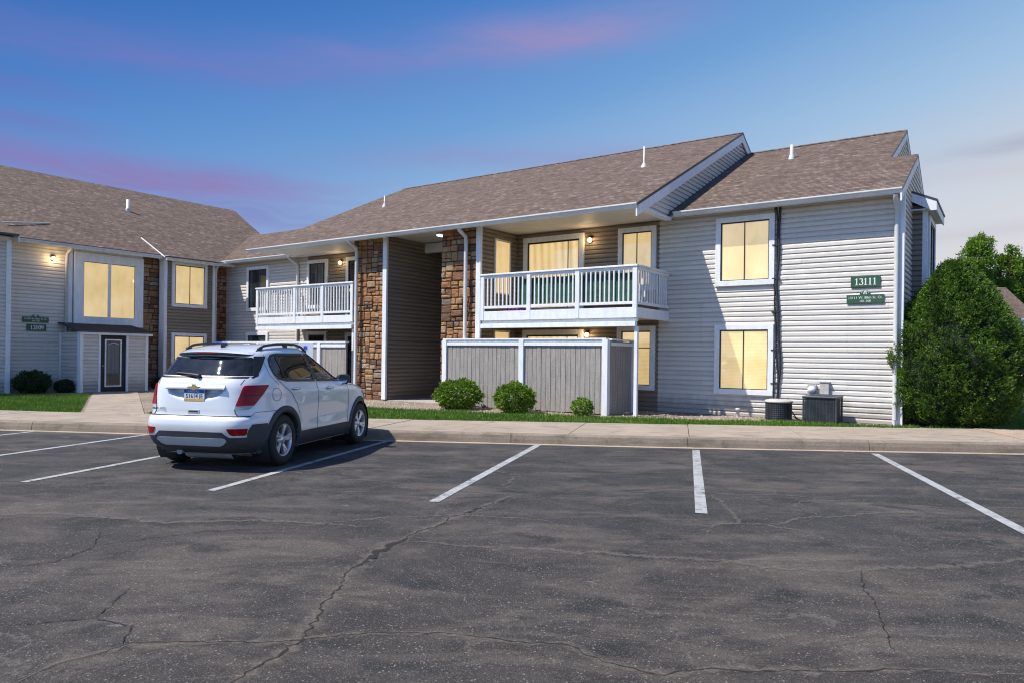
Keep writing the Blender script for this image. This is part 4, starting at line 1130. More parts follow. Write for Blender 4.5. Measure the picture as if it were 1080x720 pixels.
mb = MB(); mb.tube([(-1.50, -.06, .70), (-1.50, -.08, .55), (-1.52, -.28, .42)], .016, 8); build('conduit', mb, 'grey_metal', t_)
t_ = thing('hose_cable', 'thin black cable lying on the gravel between the two condensers', 'cable', (-2.0, -.45, .1), 'B')
mb = MB(); mb.tube([(-2.14, -.5, .3), (-2.07, -.42, .16), (-1.98, -.4, .11), (-1.90, -.42, .13), (-1.80, -.36, .30)], .013, 7); mb.tube([(-2.13, -.45, .2), (-2.0, -.5, .10), (-1.86, -.55, .105), (-1.8, -.45, .2)], .010, 7); build('cable', mb, 'black_plastic', t_)
t_ = thing('pipe_stub', 'short white plastic pipe stub in the gravel below the lower end-wall window', 'pipe', (-3.45, -.3, .085), 'B')
mb = MB(); mb.lathe([(.045, .08), (.045, .24), (.055, .24), (.055, .30), (.0, .305)], 14, 'z', (-3.45, -.3, 0)); build('pipe', mb, 'metal_white', t_)
# balcony things
t_ = thing('privacy_screen', 'dark green privacy cloth tied behind the right-hand balcony balusters', 'privacy screen', (-7.2, -1.86, 2.9), 'B')
mb = MB(); pts = []
N = 46
top = [(-8.9+3.35*i/N, -1.875+.012*math.sin(i*1.3), 3.56-.02*abs(math.sin(i*.4))) for i in range(N+1)]
bot = [(x, y+.006*math.sin(i*2.1), 2.86) for i, (x, y, z) in enumerate(top)]
for i in range(N):
    mb.ext([top[i], top[i+1], bot[i+1], bot[i]], (0, .012, 0))
build('cloth', mb, 'privacy_green', t_)
t_ = thing('folded_cloth', 'purple cloth lying on the right-hand balcony floor behind the bottom rail', 'cloth', (-9.0, -1.7, 2.70), 'B')
mb = MB(); mb.box(-9.35, -8.75, -1.9, -1.5, 2.66, 2.72); mb.box(-9.3, -8.8, -1.88, -1.6, 2.721, 2.765); build('cloth', mb, 'purple_cloth', t_, bevel=.025)

# parking signs behind the car
def psign(x, y, label, col, edge, zt):
    t_ = thing('parking_sign', label, 'sign', (x, y, .15), 'W', 'parking signs on posts')
    mb = MB(); mb.tube([(x, y, .1), (x, y, zt-.03)], .025, 8); build('post', mb, 'grey_metal', t_)
    mb = MB(); mb.box(x-.135, x+.135, y-.045, y-.028, zt-.40, zt); p_ = build('plate', mb, col, t_, bevel=.006)
    mb = MB()
    mb.box(x-.03, x+.02, y-.049, y-.0455, zt-.14, zt-.07); mb.box(x-.045, x-.025, y-.049, y-.0455, zt-.28, zt-.07); mb.box(x-.023, x+.045, y-.049, y-.0455, zt-.28, zt-.25)
    build('symbol', mb, edge, t_)
psign(-5.55, 13.65, 'blue parking sign showing over the left of the car roof', 'parking_blue', 'metal_white', 1.69)
psign(-3.83, 13.35, 'white parking sign showing over the right of the car roof', 'far_wall', 'parking_blue', 1.70)

# ------------------------------------------------------------------ plants
def leaves(name, P, N_, size, mat, parent, org, tint, aspect=.5, jit=.7):
    """P positions, N_ outward directions; each leaf a folded diamond of two triangles"""
    n = len(P)
    r = rng.normal(0, 1, (n, 3)); nd = N_+jit*r; nd /= np.linalg.norm(nd, axis=1)[:, None]+1e-9
    q = rng.normal(0, 1, (n, 3)); ax = np.cross(nd, q); ax /= np.linalg.norm(ax, axis=1)[:, None]+1e-9
    s = size*rng.uniform(.6, 1.35, n)[:, None]; w = s*aspect
    base = P; tip = P+nd*s; m1 = P+nd*s*.5+ax*w*.5; fold = np.cross(nd, ax)*w*.25
    m2 = P+nd*s*.5-ax*w*.5
    v = np.stack([base, m1+fold, tip, base, tip, m2+fold], 1).reshape(-1, 3)-np.array(org)
    o = raw_mesh(name, v, n*2, 3, mat, np.repeat(np.clip(tint, 0, 1), 2), parent)
    return o
def shrub(x, y, rx, rz, n, size, mat, label, z0=.08, group=None, holes=.0, upright=.25, ry=None):
    t_ = thing('shrub', label, 'shrub', (x, y, z0), 'W', group); ry = ry or rx
    d = rng.normal(0, 1, (n, 3)); d /= np.linalg.norm(d, axis=1)[:, None]
    ph = rng.uniform(0, 6.28, 6)
    lump = 1+.05*np.sin(d[:, 0]*7+ph[0]+d[:, 2]*4)+.05*np.sin(d[:, 1]*8+ph[1]-d[:, 2]*5)+.06*np.sin(d[:, 2]*13+ph[2]+d[:, 0]*9)
    rad = (1-np.abs(rng.normal(0, .16, n)))*lump; rad = np.clip(rad, .25, 1.25)
    P = np.column_stack([x+d[:, 0]*rx*rad, y+d[:, 1]*ry*rad, z0+rz*1.03+d[:, 2]*rz*rad])
    keep = P[:, 2] > z0+.02; P = P[keep]; d = d[keep]; rad = rad[keep]
    N_ = d+np.array([0, 0, upright])
    tint = .5+.9*(rng.normal(0, .18, len(P)))+.25*np.sin(P[:, 0]*9+ph[3])*np.sin(P[:, 1]*8+P[:, 2]*9+ph[4])
    leaves('foliage', P, N_, size, mat, t_, (x, y, z0), tint, .55)
    mb = MB()
    for k in range(9):
        a = rng.uniform(0, 6.28); r = rng.uniform(.3, .8)
        mb.tube([(x+.05*math.cos(a), y+.05*math.sin(a), z0-.02), (x+rx*.35*r*math.cos(a), y+ry*.35*r*math.sin(a), z0+rz*.6), (x+rx*.75*r*math.cos(a+.2), y+ry*.75*r*math.sin(a+.2), z0+rz*1.4)], [.016, .011, .005], 5)
    build('stem', mb, 'stem', t_)
    return t_
def at_ab(a, b): return W(a, b)[:2]
G_ = 'bright green shrubs in front of the patio fence'
x, y = at_ab(-9.95, -3.05); shrub(x, y, .60, .37, 5200, .075, 'leaf_bright', 'largest bright green shrub, below the right stone pillar', group=G_)
x, y = at_ab(-8.17, -3.0); shrub(x, y, .50, .36, 4600, .075, 'leaf_bright', 'middle green shrub in front of the white fence post', group=G_)
x, y = at_ab(-6.42, -2.7); shrub(x, y, .25, .20, 1300, .06, 'leaf_bright', 'smallest green shrub, beside the white corner post of the fence', group=G_)
G_ = 'dark shrubs under the 13109 sign'
x, y = at_ab(-24.05, -7.55); shrub(x, y, .50, .34, 2600, .085, 'leaf_dark', 'larger dark airy shrub at the left edge below the 13109 sign', group=G_, upright=1.0)
x, y = at_ab(-23.95, -6.62); shrub(x, y, .30, .20, 1300, .07, 'leaf_dark', 'smaller dark shrub beside the left corner of the porch', group=G_, upright=.6)
x, y = at_ab(-24.5, -3.0); shrub(x, y, .3, .2, 700, .07, 'leaf_dark', 'low dark shrub between porch and car beside the stone strip', upright=.5)

# big clipped yew at the building corner: overlapping upswept sprays on a tapering body
x, y, z0 = 9.62, 15.55, .085
t_ = thing('evergreen_bush', 'huge dark green rounded evergreen bush at the right corner of the building', 'bush', (x, y, z0), 'W')
H_, R_ = 3.50, 1.22
def yew_r(z):
    k = np.clip(z/H_, 0, 1)
    return R_*np.interp(k, [0, .06, .13, .30, .45, .58, .70, .81, .90, .96, 1], [.64, .80, .92, 1.0, .99, .88, .72, .50, .31, .16, .03])
n = 6800
zz = rng.uniform(0.02, 1, n)**.95*H_; aa = rng.uniform(0, 2*PI, n)
lum = 1+.045*np.sin(aa*5+zz*3.1)+.04*np.sin(aa*9-zz*5.7+1)+.03*np.sin(aa*3+zz*8)
rr = yew_r(zz)*lum*(1-np.abs(rng.normal(0, .06, n)))
cl = np.column_stack([x+rr*np.cos(aa), y+rr*np.sin(aa), z0+zz])
sprayn = 17
dirs = np.column_stack([np.cos(aa), np.sin(aa), np.full(n, .75)])+rng.normal(0, .28, (n, 3)); dirs /= np.linalg.norm(dirs, axis=1)[:, None]
slen = rng.uniform(.08, .19, n)
tt = rng.uniform(0, 1, (n, sprayn))
P = (cl[:, None]+dirs[:, None]*(slen[:, None]*tt)[..., None]+rng.normal(0, .022, (n, sprayn, 3))).reshape(-1, 3)
D = np.repeat(dirs, sprayn, 0)
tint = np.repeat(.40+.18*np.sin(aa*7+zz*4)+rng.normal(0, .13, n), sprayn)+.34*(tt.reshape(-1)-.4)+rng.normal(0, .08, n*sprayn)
wl = np.array([((p[0]-C0[0])*U[0]+(p[1]-C0[1])*U[1], (p[0]-C0[0])*V[0]+(p[1]-C0[1])*V[1]) for p in P])
keep = ~((wl[:, 0] < .06) & (wl[:, 1] > -.09)) & (wl[:, 0] > -.25) & (P[:, 2] > z0+.01)
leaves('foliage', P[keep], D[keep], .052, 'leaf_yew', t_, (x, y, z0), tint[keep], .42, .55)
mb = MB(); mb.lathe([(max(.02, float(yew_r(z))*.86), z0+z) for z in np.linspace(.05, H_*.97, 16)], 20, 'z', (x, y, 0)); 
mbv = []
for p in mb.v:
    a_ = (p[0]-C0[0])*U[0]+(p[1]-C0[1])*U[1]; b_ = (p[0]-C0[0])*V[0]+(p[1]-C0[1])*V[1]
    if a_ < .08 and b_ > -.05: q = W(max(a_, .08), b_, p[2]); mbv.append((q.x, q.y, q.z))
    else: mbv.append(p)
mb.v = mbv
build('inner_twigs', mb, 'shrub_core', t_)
mb = MB(); mb.tube([(x, y, z0-.05), (x+.03, y, 1.2), (x, y+.02, 3.0)], [.12, .08, .03], 8); build('trunk', mb, 'bark', t_)

# trees far right
def tree(x, y, H_, R_, label, nclump, zc, seed):
    r_ = np.random.default_rng(seed)
    t_ = thing('tree', label, 'tree', (x, y, .05), 'W', 'trees beyond the far house')
    mb = MB(); mb.tube([(x, y, 0), (x+.1, y, H_*.35), (x-.1, y+.1, H_*.7), (x, y, H_*.95)], [.28, .2, .11, .03], 8)
    C_ = []
    for k in range(nclump):
        h = r_.uniform(zc, 1.0); prof = math.sin(PI*min(1, (1-h)/(1-zc)*.85+.12))**.7
        a = r_.uniform(0, 6.28); rad = R_*prof*r_.uniform(.35, 1.0)
        c = np.array([x+rad*math.cos(a), y+rad*math.sin(a), H_*h]); C_.append(c)
        if k % 2 == 0: mb.tube([(x, y, max(H_*.2, c[2]-rad*.9)), tuple((np.array([x, y, c[2]-rad*.4])+c)/2), tuple(c)], [.07, .045, .015], 5)
    build('trunk', mb, 'bark', t_)
    C_ = np.array(C_); m_ = 190
    cs = r_.uniform(.45, .95, len(C_))
    d = r_.normal(0, 1, (len(C_), m_, 3)); d /= np.linalg.norm(d, axis=2)[..., None]
    d[..., 2] *= 1.3
    P = (C_[:, None]+d*(cs[:, None]*r_.uniform(.3, 1.0, (len(C_), m_)))[..., None]).reshape(-1, 3)
    tint = (np.repeat(r_.uniform(.2, .75, len(C_)), m_)+r_.normal(0, .15, len(P)))
    leaves('crown', P, d.reshape(-1, 3)*.5+np.array([0, 0, .4]), .30, 'leaf_tree', t_, (x, y, .05), tint, .6, .8)
tree(62.5, 96, 17.9, 2.6, 'tallest light green tree rising behind the big evergreen bush', 90, .40, 3)
tree(67.2, 97, 16.6, 1.5, 'slim light green tree at the right edge above the brown roof', 50, .45, 5)
tree(70.0, 98, 15.2, 2.2, 'rightmost tree partly cut by the picture edge behind the far house', 60, .40, 8)
tree(64.9, 99, 13.6, 2.2, 'lower tree filling the gap between the two taller far trees', 60, .40, 9)
tree(59.6, 97, 13.2, 2.2, 'leftmost far tree, just clearing the top of the evergreen bush', 60, .40, 12)

# far house
t_ = thing('house', 'distant white house with a brown shingled roof behind the big bush', 'house', (47, 74, 0), 'W')
hx0, hx1, hy0, hy1 = 40.5, 58, 80, 90
mb = MB(); mb.box(hx0, hx1, hy0, hy1, 0, 6.3); build('wall', mb, 'far_wall', t_)
mb = MB(); ez, rz_ = 6.3, 10.3
pts = [(hx0-.5, hy0-.6, ez), (hx1+.5, hy0-.6, ez), (hx1+.5, (hy0+hy1)/2, rz_), (hx0-.5, (hy0+hy1)/2, rz_)]; roof_face(mb, pts, [(p[0], p[1]*1.3) for p in pts], .15)
pts = [(hx0-.5, (hy0+hy1)/2, rz_), (hx1+.5, (hy0+hy1)/2, rz_), (hx1+.5, hy1+.6, ez), (hx0-.5, hy1+.6, ez)]; roof_face(mb, pts, [(p[0], p[1]*1.3) for p in pts], .15)
build('roof', mb, ['roof_shingle', 'trim_white'], t_, fix=False)
mb = MB(); mb.ext([(hx0, hy0, ez), (hx0, hy1, ez), (hx0, (hy0+hy1)/2, rz_-.2)], (.1, 0, 0)); mb.ext([(hx1-.1, hy0, ez), (hx1-.1, hy1, ez), (hx1-.1, (hy0+hy1)/2, rz_-.2)], (.1, 0, 0)); build('gable', mb, 'far_wall', t_)
for wx in (43, 47, 51.5, 55.2, 57.0):
    for z in (1.0, 4.0):
        mb = MB(); mb.box(wx-.75, wx+.75, hy0-.06, hy0-.002, z, z+1.6); w_ = build('window', mb, 'trim_white', t_)
        mb = MB(); mb.box(wx-.6, wx+.6, hy0-.075, hy0-.061, z+.15, z+1.45); build('pane', mb, 'pane_dark', w_)
# ================================================================== THE WHITE CAR
def pchip(tab):
    xs = np.array([q[0] for q in tab], float); ys = np.array([q[1] for q in tab], float)
    h = np.diff(xs); dl = np.diff(ys)/h; m = np.zeros(len(xs))
    for i in range(1, len(xs)-1):
        if dl[i-1]*dl[i] > 0:
            w1 = 2*h[i]+h[i-1]; w2 = h[i]+2*h[i-1]; m[i] = (w1+w2)/(w1/dl[i-1]+w2/dl[i])
    m[0], m[-1] = dl[0], dl[-1]
    def f(v):
        v = min(max(v, xs[0]), xs[-1]); i = int(min(np.searchsorted(xs, v, 'right')-1, len(xs)-2)); i = max(i, 0)
        t_ = (v-xs[i])/h[i]
        return float((2*t_**3-3*t_**2+1)*ys[i]+(t_**3-2*t_**2+t_)*h[i]*m[i]+(-2*t_**3+3*t_**2)*ys[i+1]+(t_**3-t_**2)*h[i]*m[i+1])
    return f
XR = pchip([(.20, -.58), (.26, -.70), (.33, -.79), (.45, -.84), (.58, -.858), (.655, -.845), (.685, -.81), (.70, -.782), (.80, -.775), (.95, -.762), (1.05, -.750), (1.12, -.728), (1.17, -.70), (1.3, -.60), (1.42, -.505), (1.48, -.45), (1.52, -.37), (1.56, -.18), (1.59, .03), (1.615, .32), (1.635, .66), (1.647, .94)])
XF = pchip([(.20, 3.2), (.3, 3.34), (.45, 3.42), (.6, 3.43), (.75, 3.40), (.85, 3.33), (.92, 3.20), (.97, 3.02), (1.01, 2.72), (1.05, 2.38), (1.08, 2.2), (1.11, 2.06), (1.2, 1.89), (1.35, 1.61), (1.48, 1.36), (1.55, 1.2), (1.59, 1.12), (1.615, 1.07), (1.635, 1.03), (1.647, .98)])
WW = pchip([(.20, .78), (.28, .845), (.35, .868), (.5, .88), (.65, .886), (.8, .889), (.9, .886), (1.0, .874), (1.08, .853), (1.13, .835), (1.2, .808), (1.3, .768), (1.4, .724), (1.48, .686), (1.53, .652), (1.57, .595), (1.60, .52), (1.62, .42), (1.637, .27), (1.647, .08)])
NR = pchip([(.2, 5), (.6, 6.2), (.9, 5.4), (1.1, 4.6), (1.3, 4.0), (1.5, 3.6), (1.647, 2.4)])
NF = pchip([(.2, 3.4), (.6, 3.6), (.95, 4.0), (1.1, 5), (1.3, 4.4), (1.5, 3.6), (1.647, 2.4)])
WHC = ((0.0, .343), (2.555, .343))
def disp(x, z):
    d = 0.0
    for cx, cz in WHC:
        r = math.hypot(x-cx, z-cz); d += .020*math.exp(-((r-.42)/.10)**2)
    d -= .020*math.exp(-((z-.60)/.13)**2)*max(0, 1-((x-1.27)/.95)**2)
    zc = .965-.03*(x-.3)
    d += .010*math.exp(-((z-zc)/.045)**2)*(1 if x < 2.4 else .4)
    return d
def base_y(x, z):
    a, b, w = XR(z), XF(z), WW(z); c = (a+b)/2; L = (b-a)/2
    t_ = (x-c)/L; n = NR(z) if t_ < 0 else NF(z); t_ = min(1, abs(t_))
    return w*(1-t_**n)**(1/n)
def side_y(x, z):
    y = base_y(x, z); k = min(1, max(0, (y/WW(z)-.75)/.2))
    return y+disp(x, z)*k
def ring(z, N=96):
    """right half outline from rear centre to front centre as points (x, y>=0), dense"""
    a, b, w = XR(z), XF(z), WW(z); c = (a+b)/2; L = (b-a)/2; pts = []
    M = 160
    for i in range(M+1):
        th_ = PI/2*i/M; n = NR(z)
        pts.append((c-L*math.cos(th_)**(2/n), w*math.sin(th_)**(2/n) if i else 0.0))
    for i in range(1, M+1):
        th_ = PI/2*(1-i/M); n = NF(z)
        pts.append((c+L*max(0, math.cos(th_))**(2/n), w*max(0, math.sin(th_))**(2/n)))
    pts[-1] = (b, 0.0)
    P = np.array(pts)
    k = np.clip((P[:, 1]/w-.75)/.2, 0, 1)
    P[:, 1] += np.array([disp(x, z) for x in P[:, 0]])*k
    return P
_rc = {}
def ring_s(z):
    key = round(z, 4)
    if key not in _rc:
        P = ring(z); s = np.concatenate([[0], np.cumsum(np.hypot(*np.diff(P, axis=0).T))]); _rc[key] = (s, P)
    return _rc[key]
def Sf(s, z, off=0.0):
    """surface point by signed arc length from the rear centre (right = +s), offset outward"""
    sg = 1 if s >= 0 else -1; ss, P = ring_s(z); a = abs(s)
    x = np.interp(a, ss, P[:, 0]); y = np.interp(a, ss, P[:, 1])
    e = .012; x1 = np.interp(a+e, ss, P[:, 0]); y1 = np.interp(a+e, ss, P[:, 1]); x0 = np.interp(max(a-e, 0), ss, P[:, 0]); y0 = np.interp(max(a-e, 0), ss, P[:, 1])
    tx, ty = x1-x0, y1-y0; l = math.hypot(tx, ty) or 1
    nx, ny = -ty/l, tx/l
    return (x+nx*off, -sg*(y+ny*off), z)
def Sd(x, z, off=0.0, sg=1):
    """side point (sg=1: right)"""
    return (x, -sg*(side_y(x, z)+off), z)

car_ang = PI/2-math.radians(11.5)
car = thing('parked_car', 'white compact SUV parked nose-in with its rear towards the camera', 'car', (-3.842, 9.736, 0.0), 'W', rotz=car_ang); car.scale = (.97, .94, 1.0)
def mat_paint():
    t = NT('car_paint'); oc = t.coord('Object')
    t.b.inputs['Base Color'].default_value = (.70, .71, .725, 1); t.b.inputs['Metallic'].default_value = .12
    t.b.inputs['Roughness'].default_value = .32; t.b.inputs['Coat Weight'].default_value = 1; t.b.inputs['Coat Roughness'].default_value = .03
    geo = t.n('ShaderNodeNewGeometry'); dk = t.n('ShaderNodeBsdfDiffuse'); dk.inputs[0].default_value = (.05, .05, .055, 1)
    d_ = t.noise(t.coord('Object', (1, 1, 2)), 3, 5)
    c = t.mix(t.ramp(d_, [(.5, 0.0), (.85, .25)]), (.70, .71, .725), (.56, .55, .53)); t.l(c, t.b.inputs['Base Color'])
    mx = t.n('ShaderNodeMixShader'); t.l(geo.outputs['Backfacing'], mx.inputs[0]); t.l(t.b.outputs[0], mx.inputs[1]); t.l(dk.outputs[0], mx.inputs[2]); t.l(mx.outputs[0], t.out.inputs[0])
    MATS['car_paint'] = t.m
mat_paint()
def mat_glass(name, tint):
    t = NT(name); tr = t.n('ShaderNodeBsdfTransparent'); tr.inputs[0].default_value = (*tint, 1)
    gl = t.n('ShaderNodeBsdfGlossy'); gl.inputs['Roughness'].default_value = .02; gl.inputs[0].default_value = (.9, .95, 1, 1)
    fr = t.n('ShaderNodeFresnel'); fr.inputs[0].default_value = 1.6
    dirt = t.n('ShaderNodeBsdfDiffuse'); dirt.inputs[0].default_value = (.35, .36, .36, 1)
    mx = t.n('ShaderNodeMixShader'); t.l(fr.outputs[0], mx.inputs[0]); t.l(tr.outputs[0], mx.inputs[1]); t.l(gl.outputs[0], mx.inputs[2])
    m2_ = t.n('ShaderNodeMixShader'); t.l(t.ramp(t.noise(t.coord('Object'), 5, 5), [(.4, .02), (.8, .09)]), m2_.inputs[0]); t.l(mx.outputs[0], m2_.inputs[1]); t.l(dirt.outputs[0], m2_.inputs[2])
    t.l(m2_.outputs[0], t.out.inputs[0]); MATS[name] = t.m
mat_glass('tinted_glass', (.06, .075, .085)); mat_glass('clear_glass', (.50, .62, .57))
simple('tyre_rubber', (.018, .018, .019), .75, amt=.2, fine=.2)
simple('alloy', (.62, .63, .65), .28, metal=.75, amt=.05)
simple('chrome', (.78, .78, .78), .12, metal=1, amt=.02)
simple('car_cladding', (.045, .048, .055), .6, amt=.15, fine=.15, bscale=200)
simple('skid_grey', (.46, .465, .48), .5, amt=.08)
simple('plate_white', (.60, .66, .74), .45, amt=.1); simple('plate_blue', (.03, .10, .32), .45); simple('plate_yellow', (.78, .42, .05), .45, amt=.2)
simple('gold', (.62, .46, .16), .3, metal=.7); simple('seat_cloth', (.05, .05, .052), .9); simple('seam', (.03, .032, .036), .8)
t = NT('tail_red'); t.b.inputs['Base Color'].default_value = (.42, .006, .012, 1); t.b.inputs['Roughness'].default_value = .12; t.b.inputs['Coat Weight'].default_value = 0; t.b.inputs['Specular IOR Level'].default_value = .3
wv = t.n('ShaderNodeTexWave'); wv.inputs['Scale'].default_value = 9; t.l(t.coord('Object', (0, .3, 1)), wv.inputs['Vector'])
t.l(t.ramp(wv.outputs['Fac'], [(.2, (.30, .004, .006)), (.8, (.62, .010, .014))]), t.b.inputs['Base Color']); MATS['tail_red'] = t.m
simple('tail_clear', (.42, .38, .40), .15, amt=.2, scale=12)

# outline polygons of the glazing, (x, z) on the side and (y, z) at the rear
GR = [(.12, 1.135), (.92, 1.115), (.90, 1.25), (.85, 1.40), (.81, 1.472), (.10, 1.472), (-.04, 1.455), (-.12, 1.40), (-.145, 1.32), (-.13, 1.24), (-.06, 1.17)]
GF = [(1.01, 1.112), (2.03, 1.085), (1.99, 1.12), (1.80, 1.24), (1.60, 1.345), (1.38, 1.43), (1.22, 1.468), (.90, 1.474), (.94, 1.40), (.985, 1.25)]
GB_ = [(-.70, 1.178), (.70, 1.178), (.715, 1.20), (.655, 1.36), (.615, 1.425), (0, 1.44), (-.615, 1.425), (-.655, 1.36), (-.715, 1.20)]
GW = [(-.74, 1.10), (.74, 1.10), (.66, 1.36), (.58, 1.52), (0, 1.54), (-.58, 1.52), (-.66, 1.36)]
def inside(poly, x, y):
    c = False; n = len(poly)
    for i in range(n):
        (x0, y0), (x1, y1) = poly[i], poly[(i+1) % n]
        if (y0 > y) != (y1 > y) and x < (x1-x0)*(y-y0)/(y1-y0)+x0: c = not c
    return c
def grow(poly, d):
    n = len(poly); out = []; A = sum(poly[i][0]*poly[(i+1) % n][1]-poly[(i+1) % n][0]*poly[i][1] for i in range(n))
    sg = 1 if A > 0 else -1
    for i in range(n):
        p, q, r = poly[i-1], poly[i], poly[(i+1) % n]
        a = Vector((q[0]-p[0], q[1]-p[1])).normalized(); b = Vector((r[0]-q[0], r[1]-q[1])).normalized()
        n1 = Vector((a.y, -a.x))*sg; n2 = Vector((b.y, -b.x))*sg; m_ = (n1+n2).normalized(); k = d/max(.4, m_.dot(n1))
        out.append((q[0]+m_.x*k, q[1]+m_.y*k))
    return out
def dens(poly, step=.05):
    out = []; n = len(poly)
    for i in range(n):
        a, b = poly[i], poly[(i+1) % n]; k = max(1, int(math.hypot(b[0]-a[0], b[1]-a[1])/step))
        out += [(a[0]+(b[0]-a[0])*j/k, a[1]+(b[1]-a[1])*j/k) for j in range(k)]
    return out
GRs, GFs, GBs, GWs = (grow(p, -.012) for p in (GR, GF, GB_, GW))

zl = list(np.arange(.20, 1.56, .02))+list(np.arange(1.56, 1.647, .006))+[1.647]
NS = 150
rows = []
def recess(y, z):
    k = (z-.885)/.15
    if k <= 0 or z > 1.046 or abs(y) > .43: return 0.0
    k = min(k, 1); lim = .43*math.sqrt(max(0, 1-(1-k)**2))
    if lim <= 0: return 0.0
    return .055*min(1, k*1.5)*max(0, min(1, (lim-abs(y))/.08))
for z in zl:
    s, P = ring_s(z); L = s[-1]
    u_ = np.linspace(0, 1, NS+1)
    half = np.column_stack([np.interp(u_*L, s, P[:, 0]), np.interp(u_*L, s, P[:, 1])])
    for p in half:
        if p[0] < -.5: p[0] += recess(p[1], z)
    rows.append([(p[0], -p[1], z) for p in half]+[(p[0], p[1], z) for p in half[-2:0:-1]])
mb = MB(); M = len(rows[0]); mb.v = [p for r in rows for p in r]
for i in range(len(rows)-1):
    for k in range(M):
        q = (i*M+k, i*M+(k+1) % M, (i+1)*M+(k+1) % M, (i+1)*M+k)
        c = [sum(mb.v[j][a] for j in q)/4 for a in range(3)]
        x, y, z = c
        if any(math.hypot(x-cx, z-cz) < .385 for cx, cz in WHC) and abs(y) > .5: continue
        sidew = abs(y) > .55 and 1.05 < z < 1.5
        if sidew and -.3 < x < 2.2 and abs(y) > base_y(.9, z)*.90 and (inside(GRs, x, z) or inside(GFs, x, z)): continue
        if x < -.1 and inside(GBs, y, z) and x < XR(z)+.42: continue
        if x > .8 and inside(GWs, y, z) and x > XF(z)-.45: continue
        mb.f.append(list(q)); mb.m.append(0); mb.tint.append(0); mb.sm.append(True); mb.uv.append(None)
mb.add(rows[-1], [tuple(range(M))], 0); mb.add([(p[0], p[1], .20) for p in rows[0]], [tuple(range(M))[::-1]], 1)
build('body', mb, ['car_paint', 'car_cladding'], car, (0, 0, 0), fix=True)

def rowpatch(mb, rws, f, off, n=10, skirt=.02, mi=0):
    """rws: (left, right, z) rows bottom-up; f(u, z, off)"""
    G = [[f(l+(r-l)*i/n, z, off) for i in range(n+1)] for l, r, z in rws]
    k = len(G); vs = [p for g in G for p in g]; w = n+1
    mb.add(vs, [(i*w+j, i*w+j+1, (i+1)*w+j+1, (i+1)*w+j) for i in range(k-1) for j in range(n)], mi, smooth=True)
    if skirt:
        loop = [(0, j) for j in range(n+1)]+[(i, n) for i in range(1, k)]+[(k-1, j) for j in range(n-1, -1, -1)]+[(i, 0) for i in range(k-2, 0, -1)]
        lo = [G[i][j] for i, j in loop]; bk = [f(rws[i][0]+(rws[i][1]-rws[i][0])*j/n, rws[i][2], off-skirt) for i, j in loop]; m_ = len(loop)
        mb.add(lo+bk, [(q, (q+1) % m_, m_+(q+1) % m_, m_+q) for q in range(m_)], mi)
def rows_of(poly, n=14):
    zs = [p[1] for p in poly]; z0, z1 = min(zs)+1e-4, max(zs)-1e-4; out = []
    for i in range(n+1):
        z = z0+(z1-z0)*i/n; e = extent(poly, z)
        if e: out.append((e[0], e[1], z))
    return out
def ringpatch(mb, poly, wd, f, off, mi=0):
    a = dens(poly); n = len(a)
    outer = grow(a, wd); inn = grow(a, -.014)
    A = [f(x, z, off) for x, z in inn]; B = [f(x, z, off) for x, z in outer]; Cc = [f(x, z, -.004) for x, z in outer]
    mb.add(A+B+Cc, [(i, (i+1) % n, n+(i+1) % n, n+i) for i in range(n)]+[(n+i, n+(i+1) % n, 2*n+(i+1) % n, 2*n+i) for i in range(n)], mi, smooth=False)
def fR(sg): return lambda x, z, o: Sd(x, z, o, sg)
def rear_x(y, z):
    a, b, w = XR(z), XF(z), WW(z); c = (a+b)/2; L = (b-a)/2; n = NR(z); return c-L*(1-min(1, abs(y)/w)**n)**(1/n)
def fB(y, z, o): return (rear_x(y, z)-o, -y, z)
def front_x(y, z):
    a, b, w = XR(z), XF(z), WW(z); c = (a+b)/2; L = (b-a)/2; n = NF(z); return c+L*(1-min(1, abs(y)/w)**n)**(1/n)
def fW(y, z, o): return (front_x(y, z)+o, -y, z)
def ribbon(mb, pts, w, f, off=.0025, mi=0):
    P = []
    for a, b in zip(pts, pts[1:]):
        k = max(1, int(math.hypot(b[0]-a[0], b[1]-a[1])/.03)); P += [(a[0]+(b[0]-a[0])*j/k, a[1]+(b[1]-a[1])*j/k) for j in range(k)]
    P.append(pts[-1]); L = []
    for i, p in enumerate(P):
        a, b = P[max(0, i-1)], P[min(len(P)-1, i+1)]; d = math.hypot(b[0]-a[0], b[1]-a[1]) or 1; nx, nz = -(b[1]-a[1])/d*w/2, (b[0]-a[0])/d*w/2
        L.append((f(p[0]-nx, p[1]-nz, off), f(p[0]+nx, p[1]+nz, off)))
    for (a, b), (c, d) in zip(L, L[1:]): mb.add([a, c, d, b], [(0, 1, 2, 3)], mi)
for sg in (1, -1):
    for poly, gm in ((GR, 'tinted_glass'), (GF, 'clear_glass')):
        mb = MB(); rowpatch(mb, rows_of(poly), fR(sg), -.004, 12, 0); w_ = build('side_window', mb, gm, car, (0, 0, 0))
        mb = MB(); ringpatch(mb, poly, .022, fR(sg), .004)
        if poly is GR: ribbon(mb, [(.10, 1.15), (.04, 1.46)], .022, fR(sg), .003)
        build('frame', mb, 'black_frame', w_, (0, 0, 0))
    mb = MB(); rowpatch(mb, [(.925, 1.005, 1.118), (.905, .985, 1.25), (.855, .94, 1.40), (.815, .90, 1.47)], fR(sg), .003, 3, .006); build('door_pillar', mb, 'black_frame', car, (0, 0, 0))
mb = MB(); rowpatch(mb, rows_of(GB_), fB, -.004, 24, 0); w_ = build('rear_window', mb, 'tinted_glass', car, (0, 0, 0))
mb = MB(); ringpatch(mb, GB_, .009, fB, .003); build('frame', mb, 'black_frame', w_, (0, 0, 0))
mb = MB()
